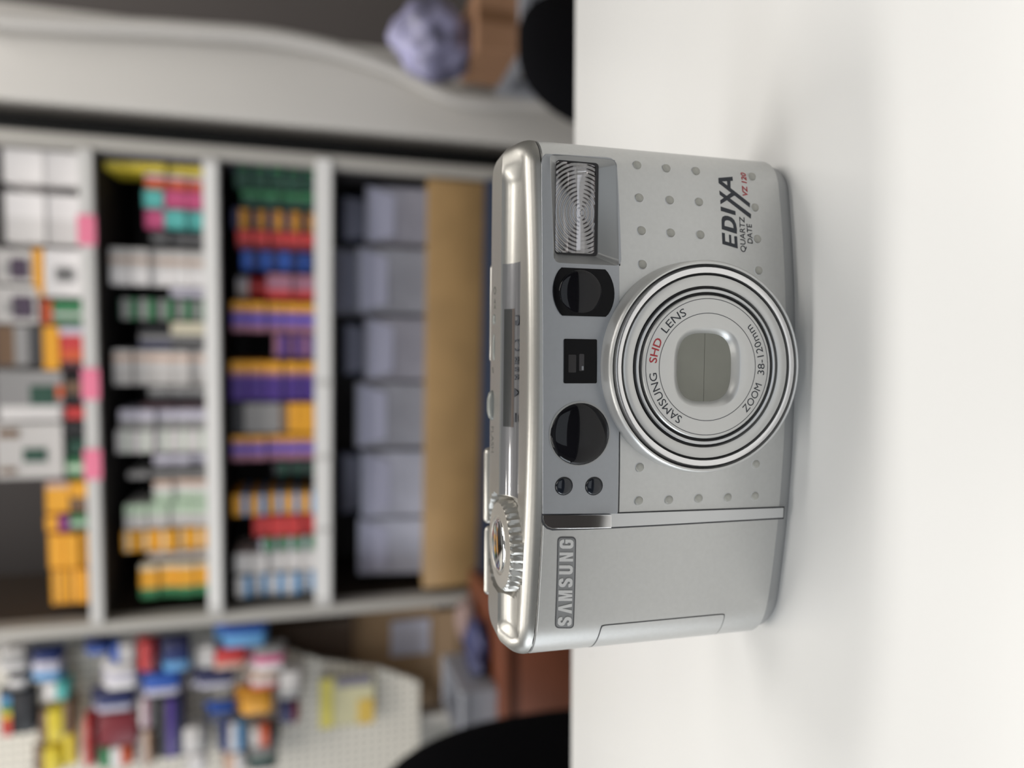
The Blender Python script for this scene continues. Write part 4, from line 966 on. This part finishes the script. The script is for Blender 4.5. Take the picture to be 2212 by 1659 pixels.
# tan wooden cabinet standing behind the pegboard foot
TANW = mat('tan_wood', srgb(176, 146, 112), 0.55, noise=0.08, nscale=10)
off = 0.165
cq0, cq1 = sh(900, 1540, off)[0], sh(900, 1300, off)[0]; cz = sh(575, 1400, off)[1]
cab = tag(empty('wooden_cabinet', shw((cq0 + cq1) / 2, off, 0), -PSI), 'tan wooden cabinet partly hidden behind the pegboard', 'cabinet')
cw = cq1 - cq0
link('carcass', box_mesh('carcass', -cw / 2, cw / 2 - 0.03, 0.03, 0.34, 0.0, cz), TANW, cab)
link('top_board', box_mesh('top_board', -cw / 2 - 0.01, cw / 2 - 0.025, 0.0, 0.35, cz, cz + 0.025), mat('dark_wood', srgb(84, 66, 52), 0.5), cab)
pz = sh(940, 1400, off)[1]
link('stile', box_mesh('stile', -cw / 2, cw / 2 - 0.03, 0.0, 0.028, sh(985, 1400, off)[1], sh(940, 1400, off)[1]), mat('tan_rail', srgb(164, 134, 102), 0.5), cab)
link('dark_panel', box_mesh('dark_panel', -cw / 2, cw / 2 - 0.03, 0.0, 0.028, sh(760, 1350, off)[1], cz - 0.002), mat('dark_wood', srgb(84, 66, 52), 0.5), cab)
qa, qb = sh(880, 1424, off)[0], sh(880, 1348, off)[0]; z1, z0 = sh(846, 1390, off)[1], sh(932, 1390, off)[1]
nt_ = tag(link('paper_notice', mesh('paper_notice', [((u - 0.5) * (qb - qa), 0.004 * math.sin(u * 3) * (1 - v) - 0.001 * e, v * (z1 - z0)) for e in (0, 1) for u in (0, 0.33, 0.66, 1) for v in (0, 0.5, 1)],
     [(e * 12 + i * 3 + j, e * 12 + i * 3 + 3 + j, e * 12 + i * 3 + 4 + j, e * 12 + i * 3 + 1 + j) for e in (0, 1) for i in range(3) for j in range(2)]), mat('paper_white', srgb(206, 206, 222), 0.7), None, shw((qa + qb) / 2, off - 0.006 + 0.03, z0), (0, 0, -PSI)), 'white sheet of paper stuck on the tan cabinet', 'paper')

# reddish chest in front of it
rp = at_y(1086, 1330, 1.30); rl = at_y(1086, 1592, 1.30)
chest = tag(empty('wooden_chest', ((rp.x + rl.x) / 2, 1.30, 0), 0), 'reddish brown wooden chest just behind the counter edge at left', 'chest')
cw = rp.x - rl.x; chz = rp.z
REDW = mat('red_wood', srgb(112, 62, 40), 0.5, noise=0.15, nscale=7)
link('chest_body', box_mesh('chest_body', -cw / 2, cw / 2, 0.012, 0.30, 0, chz - 0.02, 0.003), REDW, chest)
link('chest_top', box_mesh('chest_top', -cw / 2 - 0.01, cw / 2 + 0.01, 0.0, 0.31, chz - 0.02, chz, 0.003), REDW, chest)
for k in range(2): link('drawer_front', box_mesh('drawer_front', -cw / 2 + 0.01, cw / 2 - 0.01, 0.0, 0.012, chz - 0.2 - k * 0.2, chz - 0.035 - k * 0.2, 0.003), REDW, chest)
# grey plastic crate with a bag on the chest
ga, gb = at_y(1086, 1476, 1.36), at_y(990, 1604, 1.36)
crate = tag(empty('plastic_crate', ((ga.x + gb.x) / 2, 1.40, chz), 0), 'grey plastic crate standing on the reddish chest', 'crate')
cw = ga.x - gb.x; ch_ = gb.z - chz
GP = mat('grey_plastic', srgb(150, 152, 160), 0.4)
for nm, a in (('crate_front', (-cw / 2, cw / 2, -0.06, -0.054)), ('crate_back', (-cw / 2, cw / 2, 0.134, 0.14)), ('crate_side', (-cw / 2, -cw / 2 + 0.006, -0.053, 0.133)), ('crate_side', (cw / 2 - 0.006, cw / 2, -0.053, 0.133))):
    link(nm, box_mesh(nm, *a, 0.0, ch_, 0.002, 1), GP, crate)
link('crate_floor', box_mesh('crate_floor', -cw / 2 + 0.006, cw / 2 - 0.006, -0.053, 0.133, 0.0, 0.006), GP, crate)
link('crate_rim', box_mesh('crate_rim', -cw / 2 - 0.004, cw / 2 + 0.004, -0.066, -0.0605, ch_ - 0.012, ch_, 0.002, 1), GP, crate)
def lump(name, loc, sx, sy, sz, material, label, cat, seed, parts=None, amp=0.22, flat=True, group=None):
    """crumpled soft thing resting on its base"""
    bm = bmesh.new(); bmesh.ops.create_icosphere(bm, subdivisions=4, radius=1.0)
    rnd = random.Random(seed); ws = [(Vector((rnd.uniform(-1, 1), rnd.uniform(-1, 1), rnd.uniform(-1, 1))).normalized(), rnd.uniform(2.5, 8), rnd.uniform(0, 6)) for _ in range(9)]
    for v in bm.verts:
        k = 1 + amp * sum(abs(math.sin(f * v.co.dot(d) + p)) - 0.6 for d, f, p in ws) / 3
        v.co = Vector((v.co.x * k * sx, v.co.y * k * sy, v.co.z * k * sz))
    lo = min(v.co.z for v in bm.verts)
    for v in bm.verts: v.co.z = max(v.co.z - lo, 0.12 * sz) - 0.12 * sz
    me = bpy.data.meshes.new(name); bm.to_mesh(me); bm.free(); finish(me, 50)
    o = link(name, me, material, None, loc); tag(o, label, cat, group)
    return o
pa, pb2 = at_y(1086, 1330, 1.42), at_y(1010, 1470, 1.42)
lump('crumpled_bag', ((pa.x + pb2.x) / 2, 1.43, chz), (pa.x - pb2.x) / 2 * 0.9, 0.05, (pb2.z - chz) * 0.55, mat('bag_navy', srgb(62, 66, 104), 0.5, noise=0.4, nscale=14), 'dark navy bag slumped beside the grey crate', 'bag', 3)
pa, pb2 = at_y(1060, 1295, 1.52), at_y(990, 1385, 1.52)
lump('cloth_bundle', ((pa.x + pb2.x) / 2, 1.53, chz), (pa.x - pb2.x) / 2, 0.04, (pb2.z - chz) * 0.52, mat('cloth_pink', srgb(150, 128, 124), 0.8, noise=0.15, nscale=12), 'dusty pink cloth bundle behind the navy bag', 'cloth', 5)

# black padded chair at the left edge
def chair(name, rect, Y, label, tilt):
    (x0, x1, y0, y1) = rect
    a, b = at_y(x0, (y0 + y1) / 2, Y), at_y(x1, y0, Y); l = at_y(x0, y1, Y)
    cx_ = (b.x + l.x) / 2; hw = (b.x - l.x) / 2; top = a.z
    e = tag(empty(name, (cx_, Y, 0), 0), label, 'chair')
    BL = mat('black_fabric', (0.0025, 0.0025, 0.0035), 0.9, spec=0.1)
    bm = bmesh.new(); bmesh.ops.create_uvsphere(bm, u_segments=32, v_segments=20, radius=1.0)
    hz = 0.26
    for v in bm.verts:
        x, y, z_ = v.co; p = 2 / 2.6
        v.co = Vector((math.copysign(abs(x) ** p, x) * hw, y * 0.05 + 0.03 * (x * x), math.copysign(abs(z_) ** p, z_) * hz + top - hz + tilt * x * hw))
    me = bpy.data.meshes.new('backrest'); bm.to_mesh(me); bm.free()
    link('backrest', finish(me, 60), BL, e)
    link('seat', box_mesh('seat', -0.23, 0.23, -0.30, 0.12, 0.42, 0.50, 0.03, 3), BL, e)
    link('back_bar', box_mesh('back_bar', -0.03, 0.03, 0.05, 0.065, 0.40, top - 0.2, 0.004), mat('black_plastic', (0.01, 0.01, 0.012), 0.4), e)
    tube('gas_lift', (0, -0.09, 0.07), (0, -0.09, 0.42), 0.025, mat('black_plastic', (0.01, 0.01, 0.012)), e)
    for k in range(5):
        t = 2 * math.pi * k / 5
        tube('base_leg', (0, -0.09, 0.08), (0.26 * math.cos(t), -0.09 + 0.26 * math.sin(t), 0.05), 0.016, mat('black_plastic', (0.01, 0.01, 0.012)), e, 8)
        tube('caster', (0.26 * math.cos(t) - 0.012, -0.09 + 0.26 * math.sin(t), 0.025), (0.26 * math.cos(t) + 0.012, -0.09 + 0.26 * math.sin(t), 0.025), 0.025, mat('black_plastic', (0.01, 0.01, 0.012)), e, 12)
    return e
chair('office_chair', (800, 1210, 1556, 1900), 1.02, 'black padded office chair at the left edge behind the counter', -0.12)
chair('swivel_chair', (1118, 1230, -60, 262), 1.05, 'black round-backed chair at the right edge behind the counter', 0.0)

# ================================================================== RIGHT: WHITE PILLAR, CABLE, BAGS
off = 0.02
wq0, wq1 = sh(300, 240, off)[0], sh(300, 35, off)[0]
pil = struct(link('wall_pillar', box_mesh('wall_pillar', wq0, wq1, 0, 0.5, 0, 2.9, 0.012, 3), mat('pillar_white', srgb(206, 202, 197), 0.5, noise=0.02, nscale=3), None, shw(0, off, 0), (0, 0, -PSI)))
struct(link('wall_recess', box_mesh('wall_recess', wq1 + 0.005, wq1 + 1.6, 0.22, 0.3, 0, 2.9), mat('wall_dark', srgb(92, 88, 86), 0.7), None, shw(0, off, 0), (0, 0, -PSI)))
struct(link('dark_gap_1', box_mesh('dark_gap_1', qr1 + 0.004, wq0 - 0.004, 0.10, 0.12, 0, 2.9), mat('gap_black', srgb(16, 16, 18), 0.6), None, shw(0, off, 0), (0, 0, -PSI)))  # black sheet standing in for the dark gap between post and pillar
# drooping cable against the pillar
cu = bpy.data.curves.new('cable', 'CURVE'); cu.dimensions = '3D'; cu.bevel_depth = 0.018; cu.bevel_resolution = 3
sp = cu.splines.new('BEZIER'); path = [(-60, 40), (120, 52), (400, 66), (640, 90), (850, 150), (985, 212), (1150, 222), (1300, 232)]
sp.bezier_points.add(len(path) - 1)
for b, (x, y) in zip(sp.bezier_points, path):
    q, z = sh(x, y, off - 0.02); b.co = shw(q, off - 0.02, z); b.handle_left_type = b.handle_right_type = 'AUTO'
cm = curve_to_mesh(cu)
tag(link('cable', finish(cm, 60), mat('cable_grey', srgb(192, 188, 184), 0.5)), 'thick pale grey cable curving down the white pillar', 'cable')
# junction box on the pillar
qa, qb = sh(1050, 190, off)[0], sh(1050, 112, off)[0]; z1, z0 = sh(1000, 160, off)[1], sh(1095, 160, off)[1]
jb = tag(empty('junction_box', shw((qa + qb) / 2, off, z0), -PSI), 'white wall box low on the pillar by the black chair', 'wall box')
link('box_body', box_mesh('box_body', -(qb - qa) / 2, (qb - qa) / 2, -0.03, 0.0, 0, z1 - z0, 0.003), mat('box_white', srgb(190, 186, 182), 0.4), jb)
link('box_cover', box_mesh('box_cover', -(qb - qa) / 2 + 0.006, (qb - qa) / 2 - 0.006, -0.034, -0.03, 0.006, z1 - z0 - 0.006, 0.0015), mat('box_white', srgb(190, 186, 182)), jb)
# cardboard box on a low grey stand, with a plastic bag on top
ca, cb = at_y(1030, 104, 1.30), at_y(1120, -30, 1.30)
st = tag(empty('low_stand', ((ca.x + cb.x) / 2, 1.36, 0), 0), 'low grey stand hidden behind the round-backed chair', 'stand')
sw = (cb.x - ca.x) / 2 + 0.01
link('stand_top', box_mesh('stand_top', -sw, sw, -0.08, 0.12, cb.z - 0.02, cb.z), GP, st)
for sx in (-sw, sw - 0.03):
    for sy in (-0.08, 0.09): link('leg', box_mesh('leg', sx, sx + 0.03, sy, sy + 0.03, 0, cb.z - 0.02), GP, st)
bx = tag(empty('cardboard_box', ((ca.x + cb.x) / 2, 1.36, cb.z), 0), 'brown cardboard box under a lavender plastic bag at right', 'box')
bw = (cb.x - ca.x) / 2; bh = ca.z - cb.z
CB = mat('cardboard', srgb(150, 112, 84), 0.7, noise=0.06, nscale=20)
link('box_walls', box_mesh('box_walls', -bw, bw, -0.06, 0.10, 0, bh, 0.002, 1), CB, bx)
link('tape', box_mesh('tape', -0.012, 0.012, -0.0615, -0.06, 0, bh - 0.002), mat('tape_brown', srgb(120, 86, 60), 0.3), bx)
pa, pb2 = at_y(1026, 150, 1.32), at_y(872, -40, 1.32)
lump('plastic_bag', ((pa.x + pb2.x) / 2, 1.38, ca.z), (pb2.x - pa.x) / 2 * 1.0, 0.06, (pb2.z - ca.z) * 0.56, mat('bag_lavender', srgb(140, 138, 168), 0.35, noise=0.9, nscale=16), 'crumpled lavender plastic bag on the cardboard box at right', 'bag', 23, amp=0.24)
